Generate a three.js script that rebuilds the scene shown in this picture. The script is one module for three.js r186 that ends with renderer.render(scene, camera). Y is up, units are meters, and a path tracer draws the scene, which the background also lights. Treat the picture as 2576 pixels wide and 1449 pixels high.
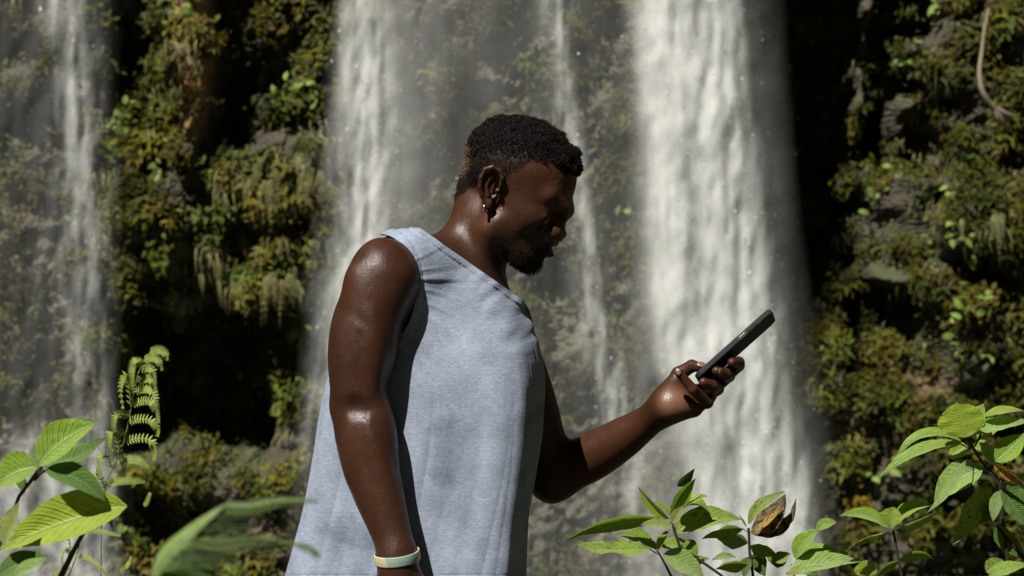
import * as THREE from 'three';
import { ImprovedNoise } from 'three/addons/math/ImprovedNoise.js';
import { mergeGeometries, mergeVertices } from 'three/addons/utils/BufferGeometryUtils.js';

// ---------------------------------------------------------------- camera, sky, sun, exposure
const D = 3.3, PX = 1572, EYE = 1.5;                   // distance to the person, photo pixels (of a 2576 wide copy) per metre there, eye height
const scene = new THREE.Scene();
const camera = new THREE.PerspectiveCamera(2 * Math.atan(1449 / 2 / PX / D) * 180 / Math.PI, 2576 / 1449, 0.05, 400);
camera.position.set(0, EYE, D);
camera.lookAt(0, EYE, 0);
camera.focus = D - 0.03;
camera.userData.fStop = 9.5;

const SUN = new THREE.Vector3(-0.34, 0.80, 0.50).normalize();
{
  const w = 128, h = 64, px = new Float32Array(w * h * 4);
  for (let j = 0; j < h; j++) for (let i = 0; i < w; i++) {
    const e = Math.max(0, Math.sin(((j + 0.5) / h - 0.5) * Math.PI)), k = (j * w + i) * 4, t = Math.pow(1 - e, 3);
    px[k] = 0.011 + 0.016 * t; px[k + 1] = 0.015 + 0.017 * t; px[k + 2] = 0.022 + 0.017 * t; px[k + 3] = 1;
  }
  const sky = new THREE.DataTexture(px, w, h, THREE.RGBAFormat, THREE.FloatType);
  sky.mapping = THREE.EquirectangularReflectionMapping; sky.magFilter = sky.minFilter = THREE.LinearFilter; sky.needsUpdate = true;
  scene.background = sky; scene.environment = sky; scene.environmentIntensity = 1;
}
const sun = new THREE.DirectionalLight(0xfff9f2, 5);
sun.position.copy(SUN).multiplyScalar(60); sun.castShadow = true;
sun.shadow.mapSize.set(4096, 4096);
Object.assign(sun.shadow.camera, { left: -20, right: 20, top: 20, bottom: -20, near: 1, far: 140 });
scene.add(sun, sun.target);

const renderer = new THREE.WebGLRenderer({ antialias: true });
renderer.toneMapping = THREE.LinearToneMapping;
renderer.toneMappingExposure = 1.6;
renderer.shadowMap.enabled = true;

// ---------------------------------------------------------------- helpers
let seed = 7;
const reseed = (s) => { seed = s; };
const R = () => { seed = (seed + 0x6d2b79f5) | 0; let t = Math.imul(seed ^ (seed >>> 15), 1 | seed); t = (t + Math.imul(t ^ (t >>> 7), 61 | t)) ^ t; return ((t ^ (t >>> 14)) >>> 0) / 4294967296; };
const RR = (a, b) => a + (b - a) * R();
const gauss = () => Math.sqrt(-2 * Math.log(1 - R())) * Math.cos(6.28318 * R());
const IN = new ImprovedNoise();
const noise = (x, y, z = 0) => IN.noise(x + 57.3, y + 31.7, z + 11.9);
const fbm = (x, y, z = 0, o = 4) => { let s = 0, a = 0.5; for (let i = 0; i < o; i++) { s += a * noise(x, y, z); x *= 2.03; y *= 2.03; z *= 2.03; a *= 0.5; } return s; };
const clamp = (x, a = 0, b = 1) => Math.min(b, Math.max(a, x));
const ss = (a, b, x) => { const t = clamp((x - a) / (b - a)); return t * t * (3 - 2 * t); };
const lerp = (a, b, t) => a + (b - a) * t;
const V = (x, y, z) => new THREE.Vector3(x, y, z);
const W = (px, py, z = 0) => { const s = (D - z) / D; return V((px - 1288) / PX * s, EYE + (724 - py) / PX * s, z); };  // a photo pixel at a depth becomes a place
const names = new Map();
const numbered = (n) => { const k = names.get(n) || 0; names.set(n, k + 1); return k ? `${n}_${String(k).padStart(3, '0')}` : n; };
function tag(o, label, category, group, kind) {
  o.userData = { label };
  if (category) o.userData.category = category;
  if (group) o.userData.group = group;
  if (kind) o.userData.kind = kind;
  return o;
}
function shadows(o) { o.castShadow = true; o.receiveShadow = true; return o; }
function mesh(name, geo, mat, parent) {
  const m = shadows(new THREE.Mesh(geo, mat)); m.name = parent ? name : numbered(name);
  (parent || scene).add(m); return m;
}
function base(name, p) { const g = new THREE.Group(); g.name = numbered(name); g.position.copy(p); scene.add(g); return g; }
function dataTex(w, h, f, srgb = false) {               // f(u, v) -> [r, g, b] in 0..1
  const a = new Uint8Array(w * h * 4);
  for (let j = 0; j < h; j++) for (let i = 0; i < w; i++) {
    const c = f((i + 0.5) / w, (j + 0.5) / h), k = (j * w + i) * 4;
    a[k] = clamp(c[0]) * 255; a[k + 1] = clamp(c[1]) * 255; a[k + 2] = clamp(c[2]) * 255; a[k + 3] = c.length > 3 ? clamp(c[3]) * 255 : 255;
  }
  const t = new THREE.DataTexture(a, w, h, THREE.RGBAFormat);
  t.magFilter = THREE.LinearFilter; t.minFilter = THREE.LinearMipmapLinearFilter; t.generateMipmaps = true;
  t.wrapS = t.wrapT = THREE.MirroredRepeatWrapping; if (srgb) t.colorSpace = THREE.SRGBColorSpace; t.needsUpdate = true; return t;
}
function tubeGeo(pts, r0, r1, seg = 16, rad = 7) {      // a tapered tube along points
  const c = new THREE.CatmullRomCurve3(pts), fr = c.computeFrenetFrames(seg, false), pos = [], idx = [], uv = [];
  for (let i = 0; i <= seg; i++) {
    const p = c.getPointAt(i / seg), r = lerp(r0, r1, i / seg);
    for (let j = 0; j <= rad; j++) {
      const a = j / rad * 6.28318, n = fr.normals[i], b = fr.binormals[i], co = Math.cos(a) * r, si = Math.sin(a) * r;
      pos.push(p.x + n.x * co + b.x * si, p.y + n.y * co + b.y * si, p.z + n.z * co + b.z * si); uv.push(j / rad, i / seg);
    }
  }
  for (let i = 0; i < seg; i++) for (let j = 0; j < rad; j++) { const a = i * (rad + 1) + j, b = a + rad + 1; idx.push(a, a + 1, b, b, a + 1, b + 1); }
  const g = new THREE.BufferGeometry();
  g.setAttribute('position', new THREE.Float32BufferAttribute(pos, 3)); g.setAttribute('uv', new THREE.Float32BufferAttribute(uv, 2)); g.setIndex(idx); g.computeVertexNormals(); return g;
}
const curveAt = (t, y) => { if (y <= t[0][0]) return t[0][1]; for (let i = 1; i < t.length; i++) if (y <= t[i][0]) { const [a, b] = [t[i - 1], t[i]]; return lerp(a[1], b[1], (y - a[0]) / (b[0] - a[0])); } return t[t.length - 1][1]; };

// ---------------------------------------------------------------- bodies as distance fields, meshed as one surface
const smin = (a, b, k) => { if (k <= 0) return Math.min(a, b); const h = Math.max(k - Math.abs(a - b), 0) / k; return Math.min(a, b) - h * h * k * 0.25; };
function cap(a, b, ra, rb, k) {                          // a tapered limb between two joints
  const bx = b.x - a.x, by = b.y - a.y, bz = b.z - a.z, l2 = bx * bx + by * by + bz * bz || 1e-9;
  return { k, d(x, y, z) { const px = x - a.x, py = y - a.y, pz = z - a.z, t = clamp((px * bx + py * by + pz * bz) / l2), qx = px - t * bx, qy = py - t * by, qz = pz - t * bz; return Math.sqrt(qx * qx + qy * qy + qz * qz) - (ra + (rb - ra) * t); } };
}
function ell(c, r, k, ax) {                              // an ellipsoid; ax = three unit axes
  const [A, B, C] = ax || [V(1, 0, 0), V(0, 1, 0), V(0, 0, 1)];
  return { k, d(x, y, z) {
    x -= c.x; y -= c.y; z -= c.z;
    const u = x * A.x + y * A.y + z * A.z, v = x * B.x + y * B.y + z * B.z, w = x * C.x + y * C.y + z * C.z;
    const a = u / r[0], b = v / r[1], e = w / r[2], k0 = Math.sqrt(a * a + b * b + e * e);
    if (k0 < 1e-6) return -Math.min(r[0], r[1], r[2]);
    const a2 = a / r[0], b2 = b / r[1], e2 = e / r[2];
    return k0 * (k0 - 1) / Math.sqrt(a2 * a2 + b2 * b2 + e2 * e2);
  } };
}
const ball = (c, r, k) => ({ k, d: (x, y, z) => Math.hypot(x - c.x, y - c.y, z - c.z) - r });
function joined(list) {                                  // union of the parts, then what is cut from it (cut: true), then what is added last (late: true)
  const first = list.filter((p) => !p.cut && !p.late), later = list.filter((p) => p.cut || p.late);
  const f = (x, y, z) => {
    let d = 1e9;
    for (const p of first) d = smin(d, p.d(x, y, z), p.k);
    for (const p of later) { const e = p.d(x, y, z); d = p.cut ? -smin(-d, e, p.k) : smin(d, e, p.k); }
    return d;
  };
  f.near = (x, y, z, reach) => {
    const e = list.map((p) => p.d(x, y, z)); let m = 1e9;
    list.forEach((p, i) => { if (!p.cut) m = Math.min(m, e[i]); });
    return joined(list.filter((p, i) => (p.cut ? e[i] < reach + p.k : e[i] < m + reach * 2 + p.k)));
  };
  return f;
}
function surface(f, lo, hi, cell) {                      // surface nets, only in blocks that the surface crosses
  const N = 8, B = N * cell, nx = Math.ceil((hi.x - lo.x) / B), ny = Math.ceil((hi.y - lo.y) / B), nz = Math.ceil((hi.z - lo.z) / B);
  const at = new Map(), pos = [], nor = [], cross = [], S = 4096;
  const key = (i, j, k) => (i * S + j) * S + k, M = N + 1, val = new Float32Array(M * M * M), reach = B * 0.87 * 1.5;
  for (let a = 0; a < nx; a++) for (let b = 0; b < ny; b++) for (let c = 0; c < nz; c++) {
    const x0 = lo.x + a * B, y0 = lo.y + b * B, z0 = lo.z + c * B;
    if (Math.abs(f(x0 + B / 2, y0 + B / 2, z0 + B / 2)) > reach) continue;
    const g = f.near ? f.near(x0 + B / 2, y0 + B / 2, z0 + B / 2, B) : f;
    let neg = 0;
    for (let i = 0, q = 0; i < M; i++) for (let j = 0; j < M; j++) for (let k = 0; k < M; k++, q++) { val[q] = g(x0 + i * cell, y0 + j * cell, z0 + k * cell); neg += val[q] < 0; }
    if (!neg || neg === M * M * M) continue;
    for (let i = 0; i < N; i++) for (let j = 0; j < N; j++) for (let k = 0; k < N; k++) {
      const q = (i * M + j) * M + k, o = [q, q + M * M, q + M, q + M * M + M, q + 1, q + M * M + 1, q + M + 1, q + M * M + M + 1];
      let m = 0; for (let t = 0; t < 8; t++) if (val[o[t]] < 0) m |= 1 << t;
      if (m === 0 || m === 255) continue;
      let sx = 0, sy = 0, sz = 0, n = 0;
      for (let t = 0; t < 8; t++) for (let e = 0; e < 3; e++) {
        const u = t ^ (1 << e); if (u < t) continue;
        const va = val[o[t]], vb = val[o[u]]; if ((va < 0) === (vb < 0)) continue;
        const s = va / (va - vb); sx += (t & 1) + (e === 0 ? s : 0); sy += ((t >> 1) & 1) + (e === 1 ? s : 0); sz += ((t >> 2) & 1) + (e === 2 ? s : 0); n++;
      }
      const x = x0 + (i + sx / n) * cell, y = y0 + (j + sy / n) * cell, z = z0 + (k + sz / n) * cell, h = cell * 0.5;
      let gx = g(x + h, y, z) - g(x - h, y, z), gy = g(x, y + h, z) - g(x, y - h, z), gz = g(x, y, z + h) - g(x, y, z - h);
      const l = Math.hypot(gx, gy, gz) || 1, d = g(x, y, z) / (l / (2 * h)); gx /= l; gy /= l; gz /= l;
      const dd = clamp(d, -cell * 0.4, cell * 0.4);
      const I = a * N + i, J = b * N + j, K = c * N + k, s0 = m & 1;
      at.set(key(I, J, K), pos.length / 3);
      pos.push(x - gx * dd, y - gy * dd, z - gz * dd); nor.push(gx, gy, gz);
      cross.push([I, J, K, s0, ((m >> 1) & 1) !== s0, ((m >> 2) & 1) !== s0, ((m >> 4) & 1) !== s0]);
    }
  }
  const idx = [];
  for (const [i, j, k, s, cx, cy, cz] of cross) {
    const quad = (p, q, r, t) => { if (p === undefined || q === undefined || r === undefined || t === undefined) return; if (s) idx.push(p, q, r, p, r, t); else idx.push(p, r, q, p, t, r); };
    if (cx) quad(at.get(key(i, j - 1, k - 1)), at.get(key(i, j, k - 1)), at.get(key(i, j, k)), at.get(key(i, j - 1, k)));
    if (cy) quad(at.get(key(i - 1, j, k - 1)), at.get(key(i - 1, j, k)), at.get(key(i, j, k)), at.get(key(i, j, k - 1)));
    if (cz) quad(at.get(key(i - 1, j - 1, k)), at.get(key(i, j - 1, k)), at.get(key(i, j, k)), at.get(key(i - 1, j, k)));
  }
  return { pos, nor, idx };
}
function clipped(s, m) {                                 // keeps the side of a surface where m(x, y, z) > 0, cut cleanly along the line m = 0
  const n = s.pos.length / 3, v = new Float32Array(n), pos = [], nor = [], idx = [], map = new Map();
  for (let i = 0; i < n; i++) v[i] = m(s.pos[3 * i], s.pos[3 * i + 1], s.pos[3 * i + 2]);
  const put = (a, b, t, k) => { if (map.has(k)) return map.get(k); const q = pos.length / 3; for (let c = 0; c < 3; c++) { pos.push(lerp(s.pos[3 * a + c], s.pos[3 * b + c], t)); nor.push(lerp(s.nor[3 * a + c], s.nor[3 * b + c], t)); } map.set(k, q); return q; };
  for (let i = 0; i < s.idx.length; i += 3) {
    const t = [s.idx[i], s.idx[i + 1], s.idx[i + 2]], poly = [];
    for (let e = 0; e < 3; e++) {
      const a = t[e], b = t[(e + 1) % 3];
      if (v[a] > 0) poly.push(put(a, a, 0, 'v' + a));
      if ((v[a] > 0) !== (v[b] > 0)) { const [p, q] = a < b ? [a, b] : [b, a]; poly.push(put(p, q, v[p] / (v[p] - v[q]), p + '_' + q)); }
    }
    for (let e = 2; e < poly.length; e++) idx.push(poly[0], poly[e - 1], poly[e]);
  }
  return { pos, nor, idx };
}
function thick(s, t) {                                   // a sheet gets a back side and an edge
  const n = s.pos.length / 3, pos = s.pos.slice(), nor = s.nor.slice(), idx = s.idx.slice(), open = new Map();
  for (let i = 0; i < n; i++) { for (let c = 0; c < 3; c++) { pos.push(s.pos[3 * i + c] - s.nor[3 * i + c] * t); } nor.push(-s.nor[3 * i], -s.nor[3 * i + 1], -s.nor[3 * i + 2]); }
  for (let i = 0; i < s.idx.length; i += 3) idx.push(n + s.idx[i], n + s.idx[i + 2], n + s.idx[i + 1]);
  for (let i = 0; i < s.idx.length; i += 3) for (let e = 0; e < 3; e++) { const a = s.idx[i + e], b = s.idx[i + (e + 1) % 3], k = Math.min(a, b) * n + Math.max(a, b); if (open.has(k)) open.delete(k); else open.set(k, [a, b]); }
  for (const [a, b] of open.values()) idx.push(a, a + n, b, b, a + n, b + n);
  return { pos, nor, idx };
}
function geoOf(s, uvOf, colorOf) {
  const g = new THREE.BufferGeometry(), n = s.pos.length / 3, uv = new Float32Array(n * 2);
  g.setAttribute('position', new THREE.Float32BufferAttribute(s.pos, 3)); g.setAttribute('normal', new THREE.Float32BufferAttribute(s.nor, 3)); g.setIndex(s.idx);
  for (let i = 0; i < n; i++) { const [a, b] = uvOf(s.pos[3 * i], s.pos[3 * i + 1], s.pos[3 * i + 2]); uv[2 * i] = a; uv[2 * i + 1] = b; }
  g.setAttribute('uv', new THREE.BufferAttribute(uv, 2));
  if (colorOf) { const c = new Float32Array(n * 3); for (let i = 0; i < n; i++) c.set(colorOf(s.pos[3 * i], s.pos[3 * i + 1], s.pos[3 * i + 2], i), 3 * i); g.setAttribute('color', new THREE.BufferAttribute(c, 3)); }
  return g;
}

// ---------------------------------------------------------------- ground and gorge
const CZ = -22, cs = (D - CZ) / D / PX;                   // the rock wall stands 25 m off; metres per photo pixel there
const wx = (p) => (p - 1288) * cs, wy = (p) => EYE + (724 - p) * cs;
const matte = (o) => new THREE.MeshStandardMaterial({ roughness: 0.95, ...o });
const earthMap = dataTex(512, 512, (u, v) => { const n = fbm(u * 8, v * 8, 1, 5), m = fbm(u * 40, v * 40, 3, 3), a = 0.17 + 0.16 * n + 0.09 * m; return [a * 1.1, a * 0.98, a * 0.6]; }, true);
const rockBump = dataTex(512, 512, (u, v) => { const h = 0.5 + 0.5 * fbm(u * 10, v * 7, 2, 5) + 0.2 * noise(u * 70, v * 60); return [h, h, h]; });
earthMap.repeat.set(0.25, 0.25); rockBump.repeat.set(0.4, 0.4);
function groundY(x, z) {                                 // the bank where the man stands, falling to the plunge pool; wooded slopes behind
  let y = -5.2 * ss(-1.5, -14, z) + 0.12 * fbm(x * 0.4, z * 0.4, 2, 3) * ss(0.3, 2, Math.hypot(x, z));
  y += 7 * ss(6, 34, z) + 12 * ss(14, 46, Math.abs(x)) * ss(-16, 4, z);
  return y - 0.02;
}
{
  const g = new THREE.PlaneGeometry(200, 200, 160, 160).rotateX(-Math.PI / 2), p = g.attributes.position, uv = g.attributes.uv;
  for (let i = 0; i < p.count; i++) {
    const x = Math.sign(p.getX(i)) * Math.pow(Math.abs(p.getX(i)) / 100, 1.8) * 100, z = Math.sign(p.getZ(i)) * Math.pow(Math.abs(p.getZ(i)) / 100, 1.8) * 100;
    p.setXYZ(i, x, groundY(x, z), z); uv.setXY(i, x, z);
  }
  g.computeVertexNormals();
  tag(mesh('ground', g, matte({ map: earthMap, bumpMap: rockBump, bumpScale: 0.1 })), 'dark overgrown bank that falls away to the pool below the falls', 'ground', null, 'structure');
}
// the rock wall: niches and overhangs are real hollows in it
const blob = (px0, py0, rx, ry, x, y) => ss(1.25, 0.75, Math.hypot((x - px0) / rx, (y - py0) / ry));
function wallZ(X, Y) {                                   // X, Y in photo pixels on the plane of the wall
  let z = 0.55 * fbm(X * 0.0035, Y * 0.0022, 1, 3) + 0.42 * fbm(X * 0.011, Y * 0.009, 5, 4) + 0.14 * noise(X * 0.05, Y * 0.035, 8);
  z += 0.75 * blob(500, 60, 52, 300, X, Y) + 0.5 * blob(700, 560, 170, 230, X, Y) + 0.45 * blob(420, 480, 110, 200, X, Y);
  const step = (y) => ss(y - 14, y + 20, Y);             // sudden drop back under a lip
  const wob = 40 * noise(X * 0.012, 3);
  z -= 1.5 * step(775 + wob) * ss(1190, 1060, Y + wob) * ss(250, 330, X) * ss(760, 640, X);
  z -= 0.5 * blob(380, 1330, 140, 120, X, Y);
  z -= 0.6 * blob(640, 600, 60, 60, X, Y) + 0.6 * blob(600, 250, 40, 120, X, Y) + 0.5 * blob(330, 130, 50, 130, X, Y);
  // the deep shaded recess to the right of the great fall
  const edge = 2320 + 50 * noise(Y * 0.008, 4) - 60 * ss(560, 640, Y) + 60 * ss(420, 300, Y);
  z -= 3.0 * ss(1850, 2060, X) * ss(edge + 150, edge - 190, X + 90 * noise(X * 0.012, Y * 0.012, 6)) * ss(-760, -620, Y) * ss(960, 560, Y);
  z -= 1.6 * ss(2120, 2180, X) * ss(2420, 2330, X) * step(720 + wob) * ss(1010, 930, Y);
  z -= 1.6 * ss(2250, 2330, X) * ss(470, 400, Y + 40 * noise(X * 0.015, 8)) * ss(-500, -300, Y);
  z -= 0.9 * blob(2440, 360, 60, 70, X, Y) + 0.8 * blob(2290, 330, 50, 120, X, Y) + 0.7 * blob(2560, 500, 60, 80, X, Y) + 0.6 * blob(2480, 690, 80, 40, X, Y);
  z += 0.5 * blob(2450, 560, 120, 70, X, Y) + 0.4 * blob(2420, 860, 90, 120, X, Y);
  z -= 0.45 * ss(950, 1060, X) * ss(1660, 1560, X);
  return z;
}
const rockTint = (X, Y) => {
  const n = fbm(X * 0.008, Y * 0.006, 20, 4), m = noise(X * 0.05, Y * 0.04, 2), s = noise(X * 0.03, Y * 0.004, 7);
  let c = [0.060 + 0.03 * n, 0.052 + 0.03 * n, 0.030 + 0.02 * n];                                              // dark wet rock
  const mix = (d, t) => { t = clamp(t); c = c.map((v, i) => lerp(v, d[i], t)); };
  mix([0.060, 0.075, 0.020], ss(-0.05, 0.3, n + 0.2 * s));                                                       // moss
  mix([0.30, 0.165, 0.050], blob(500, 110, 46, 270, X, Y) * (0.75 + 0.6 * m));                                   // ochre seep
  mix([0.185, 0.120, 0.070], Math.max(blob(420, 1235, 80, 55, X, Y), 0.7 * blob(690, 1390, 110, 80, X, Y), 0.8 * blob(2230, 1020, 190, 110, X, Y)) * (0.8 + m));   // bare brown earth
  mix([0.150, 0.105, 0.055], ss(0.0, 0.3, n + 0.3 * m) * ss(330, 700, Y) * ss(260, 60, X));
  mix([0.115, 0.108, 0.072], ss(950, 1050, X) * ss(1680, 1560, X) * (0.5 + n));
  mix([0.125, 0.105, 0.085], ss(950, 1100, Y) * ss(330, 200, X));
  return c;
};
{
  const cut = (a, b, n) => Array.from({ length: n }, (_, i) => lerp(a, b, i / n));
  const xs = [...cut(-9000, -1500, 24), ...cut(-1500, -80, 40), ...cut(-80, 2660, 330), ...cut(2660, 4200, 40), ...cut(4200, 11500, 25)], ys = [...cut(-6800, -900, 30), ...cut(-900, -60, 50), ...cut(-60, 1520, 230), ...cut(1520, 2300, 24)];
  const pos = [], uv = [], col = [], idx = [], nx = xs.length;
  for (const Y of ys) for (const X of xs) {
    const x = wx(X), y = wy(Y), bend = Math.pow(Math.max(0, Math.abs(x) - 7) / 20, 2) * 9, top = ss(30, 36, y) * 8;
    pos.push(x, y, CZ + wallZ(X, Y) + bend - top - 0.08 * Math.max(0, y - 6)); uv.push(x, y); col.push(...rockTint(X, Y));
  }
  for (let j = 0; j + 1 < ys.length; j++) for (let i = 0; i + 1 < nx; i++) { const a = j * nx + i, b = a + nx; idx.push(a, b, a + 1, a + 1, b, b + 1); }
  const g = new THREE.BufferGeometry();
  g.setAttribute('position', new THREE.Float32BufferAttribute(pos, 3)); g.setAttribute('uv', new THREE.Float32BufferAttribute(uv, 2)); g.setAttribute('color', new THREE.Float32BufferAttribute(col, 3));
  g.setIndex(idx); g.computeVertexNormals();
  const grain = dataTex(512, 512, (u, v) => { const a = 0.80 + 0.5 * fbm(u * 14, v * 9, 3, 5); return [a, a, a]; });
  grain.repeat.set(0.5, 0.5);
  tag(mesh('cliff', g, matte({ vertexColors: true, map: grain, bumpMap: rockBump, bumpScale: 0.16, roughness: 0.85 })), 'wet overgrown rock wall of the gorge with niches and overhangs behind the falls', 'cliff', null, 'structure');
}
// ---------------------------------------------------------------- what grows on the wall
const leafMat = new THREE.MeshPhysicalMaterial({ color: 0xffffff, vertexColors: true, roughness: 0.6, specularIntensity: 0.25, side: THREE.DoubleSide });
const strawMat = new THREE.MeshPhysicalMaterial({ color: 0xffffff, vertexColors: true, roughness: 0.8, specularIntensity: 0.2, side: THREE.DoubleSide });
function bladeTo(pos, idx, pts, w, nrm) {                // a bent blade along points
  const b0 = pos.length / 3, n = pts.length;
  pts.forEach((p, i) => {
    const t = V().subVectors(pts[Math.min(n - 1, i + 1)], pts[Math.max(0, i - 1)]).normalize(), s = V().crossVectors(t, nrm).normalize(), k = w * Math.sin(Math.PI * Math.min(0.97, 0.12 + 0.86 * i / (n - 1)));
    pos.push(p.x - s.x * k, p.y - s.y * k, p.z - s.z * k, p.x + s.x * k, p.y + s.y * k, p.z + s.z * k);
  });
  for (let i = 0; i + 1 < n; i++) { const a = b0 + 2 * i; idx.push(a, a + 1, a + 2, a + 1, a + 3, a + 2); }
}
const blades = (f) => { const pos = [], idx = []; f(pos, idx); const g = new THREE.BufferGeometry(); g.setAttribute('position', new THREE.Float32BufferAttribute(pos, 3)); g.setIndex(idx); g.computeVertexNormals(); return g; };
reseed(31);
const rnd = (s = 1) => V(gauss() * s, gauss() * s, gauss() * s);
const tuftGeo = (n, len, wid) => blades((pos, idx) => {   // a spray of leaves on short stalks, facing out of the wall (+z)
  for (let i = 0; i < n; i++) {
    const c = V(gauss() * 0.085, gauss() * 0.085, Math.abs(gauss()) * 0.07), d = V(gauss(), gauss() - 0.5, Math.abs(gauss()) * 0.7).normalize(), l = len * RR(0.6, 1.25), nn = V(gauss() * 0.5, 1.0, 0.9).normalize();
    bladeTo(pos, idx, [0, 0.45, 1].map((t) => c.clone().addScaledVector(d, l * t).add(V(0, -l * 0.28 * t * t, 0))), wid * RR(0.7, 1.2), nn);
  }
});
const hangGeo = (n, len, wid) => blades((pos, idx) => {   // arching fronds that hang down the wall
  for (let i = 0; i < n; i++) {
    const a = gauss() * 0.65, l = len * RR(0.55, 1.2), out = RR(0.1, 0.45) * l, c = V(gauss() * 0.06, gauss() * 0.04, 0);
    bladeTo(pos, idx, [0, 0.2, 0.4, 0.6, 0.8, 1].map((t) => c.clone().add(V(Math.sin(a) * l * (0.55 * t - 0.12 * t * t), l * (0.34 * t - 1.15 * t * t), out * Math.sin(t * 2.0)))), wid * RR(0.7, 1.3), V(gauss() * 0.4, 0.3, 1).normalize());
  }
});
const bigGeo = () => blades((pos, idx) => { for (let i = 0; i < 5; i++) { const d = V(gauss(), gauss() * 0.6 - 0.3, 0.5).normalize(), c = rnd(0.06); bladeTo(pos, idx, [0, 0.25, 0.5, 0.75, 1].map((t) => c.clone().addScaledVector(d, 0.15 * t).add(V(0, -0.05 * t * t, 0))), 0.045, V(gauss() * 0.4, 1, 0.8).normalize()); } });
function wallNormal(X, Y) { const e = 6, dx = (wallZ(X + e, Y) - wallZ(X - e, Y)) / (2 * e * cs), dy = -(wallZ(X, Y + e) - wallZ(X, Y - e)) / (2 * e * cs); return V(-dx, -dy, 1).normalize(); }
function scatter(name, geos, mat, count, dens, place, label) {
  const lists = geos.map(() => []); let guard = 0, n = 0;
  while (n < count && guard++ < count * 40) {
    const X = RR(-900, 3400), Y = RR(-260, 1600);
    if (R() > dens(X, Y)) continue;
    lists[n % geos.length].push(place(X, Y)); n++;
  }
  lists.forEach((l, i) => {                              // all copies joined into one mesh, each with its own tint
    const p = geos[i].attributes.position, nn = geos[i].attributes.normal, ix = geos[i].index, nv = p.count, pos = new Float32Array(l.length * nv * 3), nor = new Float32Array(pos.length), col = new Float32Array(pos.length), idx = new Uint32Array(l.length * ix.count), v = V(0, 0, 0);
    l.forEach(([m, c], k) => {
      for (let j = 0; j < nv; j++) { const o = (k * nv + j) * 3; v.fromBufferAttribute(p, j).applyMatrix4(m).toArray(pos, o); v.fromBufferAttribute(nn, j).transformDirection(m).toArray(nor, o); const d = 0.8 + 0.4 * ((j * 7919 >> 3) % 11) / 11; col[o] = c[0] * d; col[o + 1] = c[1] * d; col[o + 2] = c[2] * d; }
      for (let j = 0; j < ix.count; j++) idx[k * ix.count + j] = ix.getX(j) + k * nv;
    });
    const g = new THREE.BufferGeometry(); g.setAttribute('position', new THREE.BufferAttribute(pos, 3)); g.setAttribute('normal', new THREE.BufferAttribute(nor, 3)); g.setAttribute('color', new THREE.BufferAttribute(col, 3)); g.setIndex(new THREE.BufferAttribute(idx, 1));
    tag(mesh(name, g, mat), label[i], 'foliage', null, 'stuff');
  });
}
const onWall = (out, sMin, sMax, tint, spin) => (X, Y) => {
  const n = wallNormal(X, Y), p = V(wx(X), wy(Y), CZ + wallZ(X, Y) + out * R()), q = new THREE.Quaternion().setFromUnitVectors(V(0, 0, 1), V(n.x * 0.6, clamp(n.y * 0.5, -0.3, 0.5), n.z + 0.4).normalize());
  q.multiply(new THREE.Quaternion().setFromAxisAngle(V(0, 0, 1), spin * gauss())); const s = RR(sMin, sMax);
  return [new THREE.Matrix4().compose(p, q, V(s, s, s)), tint(X, Y)];
};
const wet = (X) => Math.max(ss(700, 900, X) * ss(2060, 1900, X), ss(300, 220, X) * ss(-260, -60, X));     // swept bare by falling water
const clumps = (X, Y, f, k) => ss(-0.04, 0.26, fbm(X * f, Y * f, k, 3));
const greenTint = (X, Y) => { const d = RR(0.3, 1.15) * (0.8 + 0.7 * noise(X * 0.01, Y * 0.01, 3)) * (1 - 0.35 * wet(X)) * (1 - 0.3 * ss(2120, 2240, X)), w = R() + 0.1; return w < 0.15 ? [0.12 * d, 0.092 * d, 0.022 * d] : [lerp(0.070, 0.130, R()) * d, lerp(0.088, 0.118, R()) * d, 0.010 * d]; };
const strawTint = () => { const d = RR(0.6, 1.3), t = R(); return [lerp(0.20, 0.10, t) * d, lerp(0.18, 0.105, t) * d, lerp(0.085, 0.035, t) * d]; };
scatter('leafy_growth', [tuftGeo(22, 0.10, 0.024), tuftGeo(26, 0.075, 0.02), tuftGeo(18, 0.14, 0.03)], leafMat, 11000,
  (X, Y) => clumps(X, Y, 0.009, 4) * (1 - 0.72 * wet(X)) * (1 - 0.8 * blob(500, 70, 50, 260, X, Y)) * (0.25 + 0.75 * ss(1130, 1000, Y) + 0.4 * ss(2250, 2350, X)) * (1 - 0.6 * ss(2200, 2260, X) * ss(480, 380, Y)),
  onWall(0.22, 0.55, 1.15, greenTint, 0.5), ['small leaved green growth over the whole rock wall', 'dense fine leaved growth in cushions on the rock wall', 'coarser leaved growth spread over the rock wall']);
scatter('hanging_growth', [hangGeo(8, 0.26, 0.007), hangGeo(6, 0.38, 0.008)], strawMat, 1900,
  (X, Y) => Math.min(1, 0.08 + blob(690, 590, 150, 170, X, Y) + 0.6 * blob(330, 90, 70, 160, X, Y) + 0.5 * blob(560, 90, 60, 200, X, Y) + 0.5 * blob(2450, 540, 110, 70, X, Y)) * (1 - 0.85 * wet(X)) * ss(1200, 1000, Y) * clumps(X, Y, 0.012, 9),
  onWall(0.2, 0.6, 1.2, strawTint, 0.15), ['pale dry hanging fronds in short curtains on the rock wall', 'longer dry hanging fronds trailing down the rock wall']);
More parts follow.
